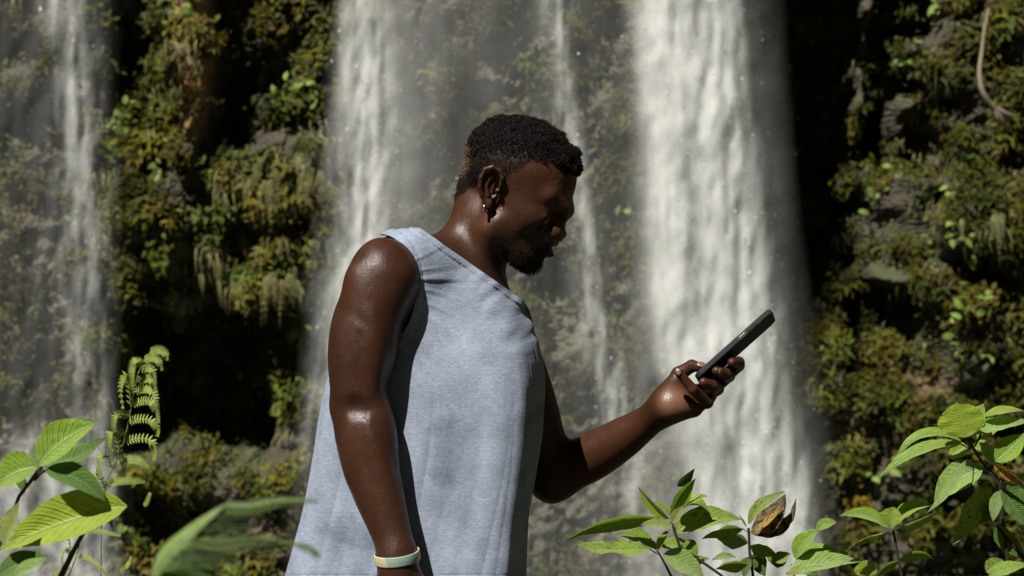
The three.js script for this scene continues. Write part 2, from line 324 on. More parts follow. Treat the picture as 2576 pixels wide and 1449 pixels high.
scatter('bright_leaves', [bigGeo(), bigGeo()], leafMat, 260,
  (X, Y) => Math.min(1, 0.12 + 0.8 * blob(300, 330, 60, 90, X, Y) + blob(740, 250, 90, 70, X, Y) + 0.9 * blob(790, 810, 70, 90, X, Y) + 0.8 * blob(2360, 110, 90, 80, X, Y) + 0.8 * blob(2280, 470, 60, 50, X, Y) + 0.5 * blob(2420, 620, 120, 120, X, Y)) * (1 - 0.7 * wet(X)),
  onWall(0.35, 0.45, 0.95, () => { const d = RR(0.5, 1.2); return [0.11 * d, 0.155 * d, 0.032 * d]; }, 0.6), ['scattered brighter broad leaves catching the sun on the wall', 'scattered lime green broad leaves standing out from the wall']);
// the bare pale root on the right
{
  const g = base('hanging_root', V(0, 0, 0)); tag(g, 'pale bare root hanging down the right part of the rock wall', 'root');
  const bark = matte({ color: new THREE.Color().setRGB(0.19, 0.155, 0.10) }), P2 = (X, Y, o) => W(X, Y, CZ + 0.75 + o * 0.5);
  mesh('stem', tubeGeo([P2(2490, 20, 0.2), P2(2478, 80, 0.4), P2(2472, 130, 0.5), P2(2466, 185, 0.7), P2(2476, 235, 0.75), P2(2500, 268, 0.6), P2(2535, 300, 0.45)], 0.012, 0.036, 30, 7), bark, g);
  for (const [a, b] of [[2560, 292], [2535, 322], [2516, 318]]) mesh('rootlet', tubeGeo([P2(2508, 272, 0.6), P2((2508 + a) / 2, (280 + b) / 2, 0.55), P2(a, b, 0.4)], 0.04, 0.012, 12, 6), bark, g);
}

// plants on the wall that stand out one by one: dry ferns that hang in front of the hollows, leafy sprigs that reach into the sun
{
  const frondMats = [0, 1, 2].map((i) => new THREE.MeshPhysicalMaterial({ color: new THREE.Color().setRGB(0.20 - 0.05 * i, 0.185 - 0.035 * i, 0.08 - 0.018 * i), roughness: 0.85, specularIntensity: 0.2, side: THREE.DoubleSide }));
  const sprigMats = [0, 1, 2].map((i) => new THREE.MeshPhysicalMaterial({ color: new THREE.Color().setRGB(0.145 - 0.03 * i, 0.20 - 0.03 * i, 0.042 - 0.009 * i), roughness: 0.6, specularIntensity: 0.3, side: THREE.DoubleSide }));
  const twig = matte({ color: new THREE.Color().setRGB(0.12, 0.09, 0.05) });
  reseed(57);
  const frond = (len) => blades((pos, idx) => { const a = gauss() * 0.55, out = RR(0.12, 0.4) * len, sag = RR(1.1, 1.9), rib = (t) => V(Math.sin(a) * len * (0.75 * t - 0.2 * t * t), len * (0.36 * t - sag * t * t), out * Math.sin(t * 2.1)); bladeTo(pos, idx, [0, 0.2, 0.4, 0.6, 0.8, 1].map(rib), 0.004, V(0, 0.3, 1)); for (let k = 2; k < 13; k++) for (const s of [-1, 1]) { const t = k / 13, p = rib(t), l = len * 0.13 * Math.sin(Math.PI * Math.min(0.98, t + 0.05)); bladeTo(pos, idx, [p, p.clone().add(V(s * l * 0.6, -l * 0.35, 0.01)), p.clone().add(V(s * l, -l * 1.3, 0))], 0.0045, V(0, 0.4, 1).normalize()); } });
  for (const [X, Y, n, len, label] of [
    [690, 455, 9, 0.42, 'pale dry fern hanging high on the wall, close to the fall behind the man'], [800, 440, 8, 0.36, 'short dry fern hanging at the very edge of the fall behind the man'], [600, 600, 9, 0.40, 'straw coloured fern with arching fronds in the middle of the left wall'],
    [720, 690, 10, 0.44, 'largest dry fern curtain, drooping level with the shoulder of the man'], [585, 700, 7, 0.36, 'dry fern hanging over the upper lip of the dark hollow'], [2440, 555, 8, 0.36, 'pale fern drooping on the sunlit right wall below the bare root']]) {
    const p = V(wx(X), wy(Y), CZ + wallZ(X, Y) + 0.35), g = base('hanging_fern', p); tag(g, label, 'fern', 'dry ferns hanging on the rock wall');
    for (let i = 0; i < n; i++) { const m = mesh('frond', frond(len * RR(0.55, 1.25)), frondMats[i % 3], g); m.position.set(gauss() * 0.17, gauss() * 0.09, gauss() * 0.05); }
  }
  const leaf = (l) => blades((pos, idx) => bladeTo(pos, idx, [0, 0.3, 0.6, 1].map((t) => V(0, l * t, 0.12 * l * Math.sin(t * 3))), l * 0.3, V(0, 0, 1)));
  const shapes = [leaf(0.12), leaf(0.15), leaf(0.10)];
  for (const [X, Y, n, sx, sy, label] of [
    [745, 215, 9, 0.30, 0.22, 'bright leafy sprig reaching out beside the top of the fall behind the man'], [300, 325, 10, 0.22, 0.26, 'cluster of bright leaves next to the leftmost fall'], [790, 815, 12, 0.22, 0.34, 'bright leafy climber beside the upper arm of the man'],
    [2370, 95, 7, 0.22, 0.24, 'few lit leaves in the dark high on the right wall'], [2285, 455, 8, 0.26, 0.24, 'lit sprig of leaves hanging before the black recess'], [2410, 780, 11, 0.30, 0.26, 'leafy sprig low on the right wall, above the tall shrub']]) {
    const p = V(wx(X), wy(Y), CZ + wallZ(X, Y) + 0.15), g = base('climbing_plant', p); tag(g, label, 'climber');
    mesh('stem', tubeGeo([V(-sx * 0.9, -sy * 0.8, -0.15), V(-sx * 0.2, -sy * 0.1, 0.2), V(sx * 0.4, sy * 0.4, 0.35), V(sx, sy * 0.7, 0.4)], 0.012, 0.005, 18, 5), twig, g);
    for (let i = 0; i < n; i++) { const m = mesh('leaf', shapes[i % 3], sprigMats[i % 3], g), t = RR(-0.9, 1.0); m.position.set(sx * t + gauss() * 0.05, sy * t * 0.8 + gauss() * 0.09, 0.25 + 0.12 * t + gauss() * 0.05); m.rotation.set(-0.7 + gauss() * 0.35, gauss() * 0.4, gauss() * 1.3); }
  }
}

// ---------------------------------------------------------------- falling water: torn white curtains hung one behind another, with loose clots and drops round them
function curveAt2(t, y) { if (y <= t[0][0]) return t[0].slice(1); for (let i = 1; i < t.length; i++) if (y <= t[i][0]) { const [a, b] = [t[i - 1], t[i]], s = (y - a[0]) / (b[0] - a[0]); return a.slice(1).map((v, k) => lerp(v, b[k + 1], s)); } return t[t.length - 1].slice(1); }
const Y0 = -560, Y1 = 1640;
const waterLook = (alpha, bump, o = {}) => new THREE.MeshPhysicalMaterial({ color: new THREE.Color().setRGB(0.66, 0.68, 0.655), roughness: 1, specularIntensity: 0, alphaMap: alpha, transparent: true, bumpMap: bump, bumpScale: 0.015, side: THREE.DoubleSide, ...o });
const frothBump = dataTex(256, 512, (u, v) => { const p = 6.28318, h = 0.5 + 0.9 * fbm(Math.cos(u * p) * 1.6, Math.sin(u * p) * 1.6, v * 9, 5); return [h, h, h]; });
function curtain(name, track, z, spread, amp, sd, alphaOf, tw, th, parent) {   // one sheet of water along a track [y, centre, half width]
  const nx = 44, ny = 150, pos = [], uv = [], idx = [];
  for (let j = 0; j <= ny; j++) for (let i = 0; i <= nx; i++) {
    const y = lerp(Y0, Y1, j / ny), [c, w] = curveAt2(track, y), u = (i / nx - 0.5) * 2 * spread, x = c + u * w;
    const Z = z + amp * (1.3 * fbm(x * 0.012, y * 0.002, sd, 3) + 0.8 * noise(x * 0.03, y * 0.006, sd + 4) + 0.25 * noise(x * 0.06, y * 0.02, sd + 9)) - 0.10 * u * u * (w / 80);
    const k = (D - z) / D / PX; pos.push((x - 1288) * k, EYE + (724 - y) * k, Z); uv.push(i / nx, 1 - j / ny);
  }
  for (let j = 0; j < ny; j++) for (let i = 0; i < nx; i++) { const a = j * (nx + 1) + i, b = a + nx + 1; idx.push(a, b, a + 1, a + 1, b, b + 1); }
  const g = new THREE.BufferGeometry();
  g.setAttribute('position', new THREE.Float32BufferAttribute(pos, 3)); g.setAttribute('uv', new THREE.Float32BufferAttribute(uv, 2)); g.setIndex(idx); g.computeVertexNormals();
  const tex = dataTex(tw, th, (s, t) => { const y = lerp(Y1, Y0, t), [c, w, a = 1] = curveAt2(track, y), u = (s - 0.5) * 2 * spread, v = clamp(a * alphaOf(c + u * w, y, u) * ss(spread, spread * 0.8, Math.abs(u))); return [v, v, v]; });
  tex.wrapS = tex.wrapT = THREE.ClampToEdgeWrapping;
  return mesh(name, g, waterLook(tex, frothBump), parent);
}
const dropMat = new THREE.MeshStandardMaterial({ color: new THREE.Color().setRGB(0.6, 0.62, 0.6), roughness: 0.5 });
const dropGeo = (l) => { const g = mergeVertices(new THREE.OctahedronGeometry(1, 0).deleteAttribute('uv').deleteAttribute('normal')); g.scale(1, l, 1); g.computeVertexNormals(); return g; };
const dg = [dropGeo(2.2), dropGeo(1.3)];
function drops(name, geo, count, z, zSpread, size, sample, parent) {
  const im = shadows(new THREE.InstancedMesh(geo, dropMat, count)), m = new THREE.Matrix4(), q = new THREE.Quaternion(), e = new THREE.Euler();
  im.name = parent ? name : numbered(name); im.userData.kind = 'stuff';
  for (let i = 0; i < count; i++) {
    let p; do p = sample(); while (!p);
    const Z = z + gauss() * zSpread, k = (D - Z) / D / PX, s = size * Math.exp(0.5 * gauss());
    im.setMatrixAt(i, m.compose(V((p[0] - 1288) * k, EYE + (724 - p[1]) * k, Z), q.setFromEuler(e.set(gauss() * 0.12, R() * 6.28, gauss() * 0.12)), V(s, s, s)));
  }
  (parent || scene).add(im); return im;
}
function fall(label, track, o) {
  const g = base('waterfall', V(0, 0, 0)); tag(g, label, 'waterfall', null, 'structure'); reseed(o.seed);
  const body = (x, y, u, sd) => {
    const n = fbm(x * 0.014 + 40, y * 0.0026, sd, 3), cl = fbm(x * 0.026, y * 0.013, sd + 6, 4);
    const edge = o.flat ? ss(1.28, 0.55, Math.abs(u) + 0.55 * n) : Math.exp(-Math.pow((u + 0.5 * n) / 0.62, 2));
    return edge * clamp(0.62 + (o.rag || 0.9) * n + 0.85 * cl + (o.shape ? o.shape(x, y, u) : 0));
  };
  for (let k = 0; k < o.layers; k++) curtain('curtain', track, o.z - 0.32 * k, 1.7, 0.15, o.seed + 3 * k, (x, y, u) => o.dense * body(x, y, u, o.seed + 3 * k), 256, 1024, g);
  drops('clots', dg[0], o.drops, o.z + 0.1, 0.3, 0.0034, () => { const y = RR(Y0, Y1), [c, w] = curveAt2(track, y), u = RR(-1.5, 1.5); return R() < body(c + u * w, y, u, o.seed) ? [c + u * w, y] : null; }, g);
}
fall('narrow grey fall of white water down the wall, leftmost of the falls', [[-560, 120, 84], [0, 152, 80], [150, 185, 74], [450, 205, 78], [700, 212, 72], [950, 215, 64], [1150, 232, 68], [1640, 250, 84]], { z: -20.6, seed: 3, layers: 1, dense: 0.42, drops: 700, rag: 1.4 });
fall('white fall coming down behind the shoulder of the man', [[-560, 920, 76], [0, 924, 82], [200, 930, 96], [400, 924, 104], [600, 912, 108], [800, 890, 110], [1000, 876, 112, 0.8], [1640, 850, 130, 0.5]], { z: -20.4, seed: 5, layers: 2, dense: 0.62, drops: 1300 });
fall('thin slanting ribbon of water next to the broad fall', [[-560, 1330, 44], [0, 1392, 46], [200, 1420, 42], [350, 1440, 42], [600, 1470, 52], [800, 1496, 62], [1000, 1545, 64, 0.8], [1300, 1600, 100, 0.5], [1640, 1650, 130, 0.4]], { z: -20.7, seed: 9, layers: 1, dense: 0.5, drops: 500 });
fall('broad bright fall of white water behind the phone, widest of the falls', [[-560, 1722, 122], [0, 1735, 128], [300, 1752, 134], [500, 1768, 138], [650, 1784, 142], [800, 1802, 150], [1000, 1838, 146], [1150, 1868, 146], [1300, 1904, 138], [1640, 1935, 154]],
  { z: -20.3, seed: 14, layers: 3, dense: 0.58, drops: 2500, flat: true, rag: 0.9, shape: (x, y, u) => 0.16 - 0.55 * Math.exp(-Math.pow((x - 1742 - (y - 600) * 0.06) / 24, 2)) * ss(150, 500, y) * ss(900, 750, y) - 0.35 * Math.exp(-Math.pow((x - 1830 - (y - 1100) * 0.1) / 28, 2)) * ss(950, 1150, y) + 0.2 * ss(0.2, 0.8, u) });
// spray drifting between and around the falls
{
  const g = base('spray', V(0, 0, 0)); tag(g, 'fine white spray hanging in the air between the falls', 'spray', null, 'stuff');
  const wide = [[-560, 1480, 720], [1640, 1480, 720]], left = [[-560, 60, 300], [1640, 60, 300]];
  const den = (x, y, sd) => {
    const n = 0.8 + 1.0 * fbm(x * 0.008, y * 0.0016, sd, 4);
    const a = 0.95 * ss(800, 930, x) * ss(1230, 1030, x), a2 = 0.42 * ss(980, 1100, x) * ss(1450, 1380, x) * (0.7 + 0.5 * ss(700, 0, y)), b = 0.40 * ss(1330, 1450, x) * ss(1680, 1600, x), xx = x - curveAt(([[-560, 0], [0, 0], [300, 20], [500, 40], [800, 80], [1150, 150], [1640, 210]]), y), c = 0.95 * ss(1520, 1640, x) * ss(2010, 1860, xx), e = 0.42 * ss(310, 215, x);
    return n * Math.max(a, a2, b, c, e);
  };
  [[wide, -19.8, 81], [wide, -21.1, 88]].forEach(([t, z, sd]) => curtain('veil', t, z, 1, 0.10, sd, (x, y) => 0.145 * den(x, y, sd) , 512, 512, g));
  [[left, -20.0, 91]].forEach(([t, z, sd]) => curtain('veil', t, z, 1, 0.10, sd, (x, y) => 0.20 * den(x, y, sd) + 0.5 * ss(1050, 1200, y + 60 * noise(x * 0.02, 2, sd)) * ss(300, 190, x) * clamp(0.5 + 1.2 * fbm(x * 0.02 - y * 0.006, y * 0.012, sd, 4)), 256, 512, g));
  reseed(71);
  drops('droplets', dg[1], 4000, -20.2, 0.9, 0.0026, () => { const x = RR(-120, 2160), y = RR(Y0, Y1); return R() < den(x, y, 81) * 0.8 ? [x, y] : null; }, g);
  reseed(79);
  drops('stray_drops', dg[1], 90, -15, 3.2, 0.0042, () => [RR(880, 1640) + gauss() * 60, RR(-60, 1500)], g);
}
tag(mesh('pool', new THREE.PlaneGeometry(60, 16).rotateX(-Math.PI / 2).translate(0, -4.6, -16), new THREE.MeshPhysicalMaterial({ color: new THREE.Color().setRGB(0.05, 0.07, 0.06), roughness: 0.12 })), 'plunge pool under the falls', 'water', null, 'structure');

// ---------------------------------------------------------------- the person
const hs = 1.73 / PX;                                    // head units (about a millimetre)
const HO = W(1270, 487, -0.03), hp = 22 * Math.PI / 180, hy = 12 * Math.PI / 180;
const HF = V(Math.cos(hp) * Math.cos(hy), -Math.sin(hp), Math.cos(hp) * Math.sin(hy)), HR = V(-Math.sin(hy), 0, Math.cos(hy)), HU = V().crossVectors(HR, HF);
const H = (f, u, r) => HO.clone().addScaledVector(HF, f * hs).addScaledVector(HU, u * hs).addScaledVector(HR, r * hs);
const HAX = [HF, HU, HR];
const hl = (x, y, z) => { x -= HO.x; y -= HO.y; z -= HO.z; return [(x * HF.x + y * HF.y + z * HF.z) / hs, (x * HU.x + y * HU.y + z * HU.z) / hs, (x * HR.x + y * HR.y + z * HR.z) / hs]; };
const he = (f, u, r, rf, ru, rr, k) => ell(H(f, u, r), [rf * hs, ru * hs, rr * hs], k * hs, HAX);
const hc = (a, b, ra, rb, k) => cap(H(...a), H(...b), ra * hs, rb * hs, k * hs);
const hb = (f, u, r, q, k) => ball(H(f, u, r), q * hs, k * hs);
const ty = 12 * Math.PI / 180, TF = V(Math.cos(ty), 0, Math.sin(ty)), TS = V(-Math.sin(ty), 0, Math.cos(ty)), TAX = [TF, V(0, 1, 0), TS];
const px = (n) => n / PX;
const headParts = [
  he(10, 42, 0, 84, 66, 68, 0), he(48, -8, 0, 45, 62, 50, 22),
  he(44, -50, 0, 40, 36, 41, 18), he(62, -67, 0, 22, 18, 27, 16), hb(70, -79, 0, 14, 14),
  hc([88, 5, -16], [88, 5, 16], 11.5, 11.5, 20), hc([86, 11, 18], [72, 24, 41], 10, 8, 18), hc([86, 11, -18], [72, 24, -41], 10, 8, 18), he(58, -15, 40, 20, 15, 12, 14), he(58, -15, -40, 20, 15, 12, 14),
  he(22, -18, 45, 32, 36, 13, 20), he(22, -18, -45, 32, 36, 13, 20),
  hc([18, -40, 50], [58, -74, 26], 12, 12, 18), hc([18, -40, -50], [58, -74, -26], 12, 12, 18),
];
const faceParts = [
  ...[1, -1].flatMap((s) => [{ ...he(97, -10, 30 * s, 18, 15, 19, 10), cut: true }, { ...he(103, -31, 38 * s, 24, 22, 21, 16), cut: true }]),
  ...[1, -1].flatMap((s) => [
    { ...hb(71, -11, 30 * s, 12.4, 2), late: true },
    { ...hc([80, -7, 19 * s], [76, -7, 41 * s], 3.6, 3.4, 5), late: true }, { ...hc([79, -18, 20 * s], [75, -17, 41 * s], 2.6, 2.6, 5), late: true },
    { ...he(90.5, -24, 18.5 * s, 14, 11, 11.2, 5), late: true },
  ]),
  { ...hc([88, -4, 0], [92, -18, 0], 7, 10, 9), late: true }, { ...hb(93.5, -23.5, 0, 11, 7), late: true },
  ...[1, -1].map((s) => ({ ...he(92, -33.5, 9 * s, 6, 5, 4.6, 2.5), cut: true })),
  { ...he(86, -33, 0, 10, 9, 26, 12), late: true },
  { ...he(91, -39.5, 0, 10.5, 7.0, 23, 5), late: true }, { ...he(89, -55, 0, 10, 7.4, 20, 5), late: true },
  { ...hc([100, -47.2, -17], [100, -47.2, 17], 2.2, 2.2, 2.5), cut: true },
  { ...hb(74, -80, 0, 13, 10), late: true },
  // the ear turned to the camera: a shell with a rim, a hollow, the small flap and the lobe
  ...[1, -1].flatMap((s) => {
    const E = (a, b, c) => [-3 + a * 0.98 - b * 0.10, 2 + b, s * (66 + c)];
    const P = (...v) => H(...E(...v)), q = [];
    q.push({ ...ell(P(-5, 4, 4), [16 * hs, 25 * hs, 4.2 * hs], 5 * hs, [HF.clone().addScaledVector(HR, -0.35 * s).normalize(), HU, HR.clone().multiplyScalar(s).addScaledVector(HF, 0.35).normalize()]), late: true });
    q.push({ ...ell(P(2, 3, 9), [10 * hs, 17 * hs, 11 * hs], 2.5 * hs, HAX), cut: true });
    const rim = [[9, 10, 3], [9, 20, 6], [3, 28, 8], [-8, 30, 12], [-17, 23, 15], [-20, 10, 15.5], [-18, -3, 13.5], [-13, -13, 10], [-7, -20, 7]];
    for (let i = 0; i + 1 < rim.length; i++) q.push({ ...cap(P(...rim[i]), P(...rim[i + 1]), 3.4 * hs, 3.4 * hs, 1.6 * hs), late: true });
    q.push({ ...cap(P(-8, 19, 7), P(-11, 2, 7.5), 2.6 * hs, 2.8 * hs, 3 * hs), late: true }, { ...cap(P(-11, 2, 7.5), P(-4, -11, 6.5), 2.8 * hs, 3 * hs, 3 * hs), late: true });
    q.push({ ...ball(P(7, 1, 4), 4.0 * hs, 4 * hs), late: true });
    q.push({ ...ell(P(-2, -22, 5.5), [7 * hs, 8.5 * hs, 3.6 * hs], 3 * hs, HAX), late: true });
    return q;
  }),
];
// the hand that holds the telephone, in the picture's own enlargement of it
const zp = -0.06, hz = (x, y, z) => W(1552 + x * 0.3124, 711.4 + y * 0.3124, zp + z), hr = (n) => n * 1.08 * 0.3124 / PX;
const finger = (pts, k = 0.004) => pts.slice(1).map((p, i) => cap(hz(...pts[i]), hz(...p), hr(pts[i][3]), hr(p[3]), i ? 0.003 : k));
const F3 = (a) => a.map((p) => [p[0], p[1], p[2], p[3]]);
const thumb = F3([[415, 905, -0.02, 62], [500, 735, -0.028, 58], [606, 668, -0.02, 47], [676, 678, -0.004, 37]]);
const indexF = F3([[800, 815, -0.055, 60], [978, 662, -0.018, 50], [985, 640, 0.018, 42], [930, 640, 0.04, 36]]);
const middleF = F3([[750, 865, -0.055, 62], [898, 745, -0.008, 52], [880, 735, 0.026, 44], [805, 708, 0.043, 35]]);
const ringF = F3([[690, 925, -0.05, 62], [808, 850, -0.002, 52], [775, 830, 0.032, 43], [700, 800, 0.045, 36]]);
const pinkyF = F3([[640, 975, -0.04, 60], [728, 960, 0.002, 48], [612, 855, 0.028, 40], [500, 722, 0.034, 33]]);
const J = { sr: W(960, 702, 0.09), er: W(898, 1035, 0.175), wr: W(998, 1392, 0.165), sl: W(1268, 806, -0.2), el: W(1388, 1207, -0.2), wl: W(1679, 1021, zp - 0.02) };
const nearHand = (() => {
  const h = (x, y, z) => W(x, y, 0.178 + z), q = [];
  q.push(cap(h(1000, 1405, 0), h(1004, 1480, 0.002), px(42), px(46), 0.02), ell(h(1006, 1520, 0.002), [px(60), px(78), px(30)], 0.02));
  for (const [i, x, l] of [[0, 962, 90], [1, 990, 108], [2, 1018, 104], [3, 1044, 84]]) {
    const a = h(x + 2, 1572, 0.004), b = h(x + 8, 1572 + l * 0.62, 0.006), c = h(x + 16, 1572 + l * 1.05, -0.012), e = h(x + 20, 1572 + l * 1.3, -0.034);
    q.push(cap(a, b, px(17), px(15), 0.008), cap(b, c, px(15), px(13.5), 0.003), cap(c, e, px(13.5), px(11.5), 0.003));
  }
  const t0 = h(1042, 1470, 0), t1 = h(1072, 1530, -0.01), t2 = h(1082, 1590, -0.02), t3 = h(1080, 1636, -0.026);
  q.push(cap(t0, t1, px(22), px(20), 0.02), cap(t1, t2, px(19), px(16), 0.004), cap(t2, t3, px(16), px(13), 0.003));
  return q;
})();
const torso = [
  ell(W(1125, 935, -0.05), [0.135, 0.19, 0.136], 0.05, TAX), ell(W(1085, 1190, -0.05), [0.12, 0.22, 0.135], 0.08, TAX), ell(W(1035, 1500, -0.05), [0.12, 0.16, 0.16], 0.08, TAX),
  cap(W(1165, 662, -0.05), W(1015, 662, 0.06), px(60), px(58), 0.04), cap(W(1172, 670, -0.07), W(1225, 800, -0.16), px(52), px(46), 0.04),
  ell(W(1010, 760, 0.04), [0.07, 0.1, 0.06], 0.05, TAX),
];
const neck = [cap(H(-52, -14, 0), W(1178, 600, -0.03), px(30), px(44), 0.03), cap(W(1218, 555, -0.035), W(1158, 715, -0.05), px(76), px(86), 0.02), cap(W(1195, 575, -0.03), W(1110, 662, 0.0), px(34), px(38), 0.03),
  cap(W(1226, 585, 0.02), W(1210, 715, -0.01), px(20), px(16), 0.03)];
function limb(pts, k) {                                    // a limb whose thickness swells and tapers smoothly along a curve: [place, radius]
  const c = new THREE.CatmullRomCurve3(pts.map((p) => p[0])), rc = new THREE.CatmullRomCurve3(pts.map((p) => V(p[1], 0, 0)), false, 'catmullrom', 0.5), q = [], step = 8, n = (pts.length - 1) * 3 * step;
  for (let i = 0; i <= n; i++) { const p = c.getPoint(i / n); q.push([p.x, p.y, p.z, rc.getPoint(i / n).x]); }
  return { k, d(x, y, z) {
    let m = 1e9, at = 0;
    for (let i = 0; i <= n; i += step) { const a = q[i], e = Math.sqrt((x - a[0]) ** 2 + (y - a[1]) ** 2 + (z - a[2]) ** 2) - a[3]; if (e < m) { m = e; at = i; } }
    if (m > 0.12) return m - 0.02;
    m = 1e9;
    for (let i = Math.max(0, at - step); i < Math.min(n, at + step); i++) {
      const a = q[i], b = q[i + 1], bx = b[0] - a[0], by = b[1] - a[1], bz = b[2] - a[2], ax = x - a[0], ay = y - a[1], az = z - a[2];
      let t = (ax * bx + ay * by + az * bz) / (bx * bx + by * by + bz * bz); t = t < 0 ? 0 : t > 1 ? 1 : t;
      const ex = ax - t * bx, ey = ay - t * by, ez = az - t * bz, e = Math.sqrt(ex * ex + ey * ey + ez * ez) - a[3] - (b[3] - a[3]) * t;
      if (e < m) m = e;
    }
    return m;
  } };
}
const armNear = [
  ell(W(958, 706, 0.108), [px(74), px(104), px(78)], 0.025),
  limb([[W(966, 704, 0.112), px(77)], [W(930, 792, 0.124), px(77)], [W(908, 890, 0.131), px(75)], [W(899, 975, 0.132), px(66)], [W(897, 1035, 0.132), px(60)], [W(911, 1095, 0.137), px(66)], [W(928, 1155, 0.143), px(68)], [W(950, 1235, 0.154), px(61)], [W(977, 1320, 0.167), px(50)], [W(996, 1385, 0.177), px(44)], [W(1000, 1420, 0.179), px(42)]], 0.025),
  ell(W(946, 850, 0.124), [px(46), px(105), px(46)], 0.025), ell(W(942, 1085, 0.142), [px(48), px(96), px(52)], 0.025),
  ell(W(877, 870, 0.116), [px(40), px(110), px(38)], 0.025), ball(W(866, 1022, 0.122), px(24), 0.025), ball(W(908, 985, 0.150), px(20), 0.03), ell(W(890, 1120, 0.162), [px(24), px(84), px(24)], 0.016), ell(W(912, 742, 0.140), [px(34), px(66), px(26)], 0.025, [V(0.95, 0.3, 0), V(-0.3, 0.95, 0), V(0, 0, 1)]), ell(W(868, 900, 0.152), [px(22), px(84), px(20)], 0.016), ell(W(934, 880, 0.160), [px(24), px(92), px(22)], 0.016), ell(W(952, 1160, 0.176), [px(18), px(90), px(16)], 0.014, [V(0.96, 0.28, 0), V(-0.28, 0.96, 0), V(0, 0, 1)]),
  { ...cap(W(878, 782, 0.181), W(930, 822, 0.188), px(4), px(3), 0.016), cut: true }, { ...cap(W(903, 840, 0.186), W(902, 960, 0.194), px(3), px(3), 0.013), cut: true },
  { ...ball(W(890, 1024, 0.184), px(11), 0.02), cut: true },
];
const armFar = [
  ball(J.sl, px(60), 0.04),
  limb([[J.sl, px(62)], [W(1296, 905, -0.2), px(72)], [W(1332, 1020, -0.2), px(74)], [W(1366, 1125, -0.2), px(64)], [W(1390, 1203, -0.2), px(55)]], 0.03),
  limb([[W(1388, 1205, -0.2), px(54)], [W(1430, 1182, -0.19), px(58)], [W(1490, 1148, -0.17), px(63)], [W(1560, 1106, -0.14), px(55)], [W(1620, 1066, -0.11), px(43)], [J.wl, px(37)]], 0.03),
];
const handFar = [
  cap(J.wl, hz(470, 950, -0.02), px(37), px(36), 0.03), cap(hz(445, 985, -0.008), hz(620, 1000, -0.014), hr(88), hr(76), 0.02), cap(hz(440, 930, -0.03), hz(740, 880, -0.05), hr(85), hr(66), 0.02),
  cap(hz(470, 960, -0.02), hz(690, 935, -0.045), hr(90), hr(70), 0.02), ...finger(thumb, 0.02), ...finger(indexF), ...finger(middleF), ...finger(ringF), ...finger(pinkyF),
];
const legs = [1, -1].flatMap((s) => {
  const hip = W(1030, 1560, -0.05).addScaledVector(TS, 0.09 * s), kn = V(hip.x + 0.02, 0.52, hip.z), an = V(hip.x - 0.03, 0.09, hip.z), c = [];
  c.push(cap(hip, kn, 0.085, 0.058, 0.04), cap(kn, V(kn.x - 0.02, 0.36, kn.z), 0.054, 0.058, 0.03), cap(V(kn.x - 0.02, 0.36, kn.z), an, 0.058, 0.036, 0.03));
  c.push(cap(V(an.x - 0.03, 0.035, an.z), V(an.x + 0.17, 0.028, an.z + 0.05), 0.036, 0.026, 0.03));
  return c;
});
const bodySdf = joined([...headParts, ...neck, ...torso, ...armNear, ...armFar, ...handFar, ...nearHand, ...faceParts]);
const legSdf = joined([ell(W(1035, 1500, -0.05), [0.12, 0.16, 0.16], 0.08, TAX), ...legs]);

// where hair grows, in head units
const hairTop = (f, u, r) => { const line = f > -21 ? 73 + 0.2 * (f + 21) : 73 + 0.55 * (f + 21); const s = ss(-32, 18, u - line + 4 * noise(f * 0.1, u * 0.1, r * 0.1)); return f > 50 ? lerp(s, ss(62, 72, u + 0.10 * Math.abs(r) - (Math.abs(r) > 30 ? (Math.abs(r) - 30) * 0.5 : 0)), ss(50, 66, f)) : s; };
const hairSide = (f, u, r) => {
  let line;
  if (f < -30) line = lerp(-46, 10, clamp((f + 70) / 40)); else if (f < 8) line = lerp(10, 27, (f + 30) / 38); else if (f < 46) line = 27 + (f - 8) * 1.25; else line = lerp(74, 76, ss(20, 50, Math.abs(r)));
  return ss(-4, 8, u - line + 5 * noise(f * 0.12, u * 0.12, r * 0.1));
};
const beard = (f, u, r) => f > 8 ? Math.max(ss(0, 10, -u - 58 + (f < 50 ? (50 - f) * 0.5 : 0)) * ss(30, 60, f), 0.55 * ss(-24, -44, u + (40 - f) * 0.35) * ss(6, 22, f) * ss(20, 40, Math.abs(r)), ss(58, 76, f) * ss(-46, -60, u) * ss(40, 24, Math.abs(r)), ss(78, 86, f) * ss(-36, -33, u) * ss(-28, -31, u) * ss(28, 20, Math.abs(r)) * 0.6) : 0;
const SKIN = [0.040, 0.0150, 0.0068];
const palmSpot = hz(470, 965, 0.03), nailAt = [[hz(690, 664, 0.012), 0.0085], [hz(500, 712, 0.052), 0.0075], [hz(820, 722, 0.058), 0.0075]];
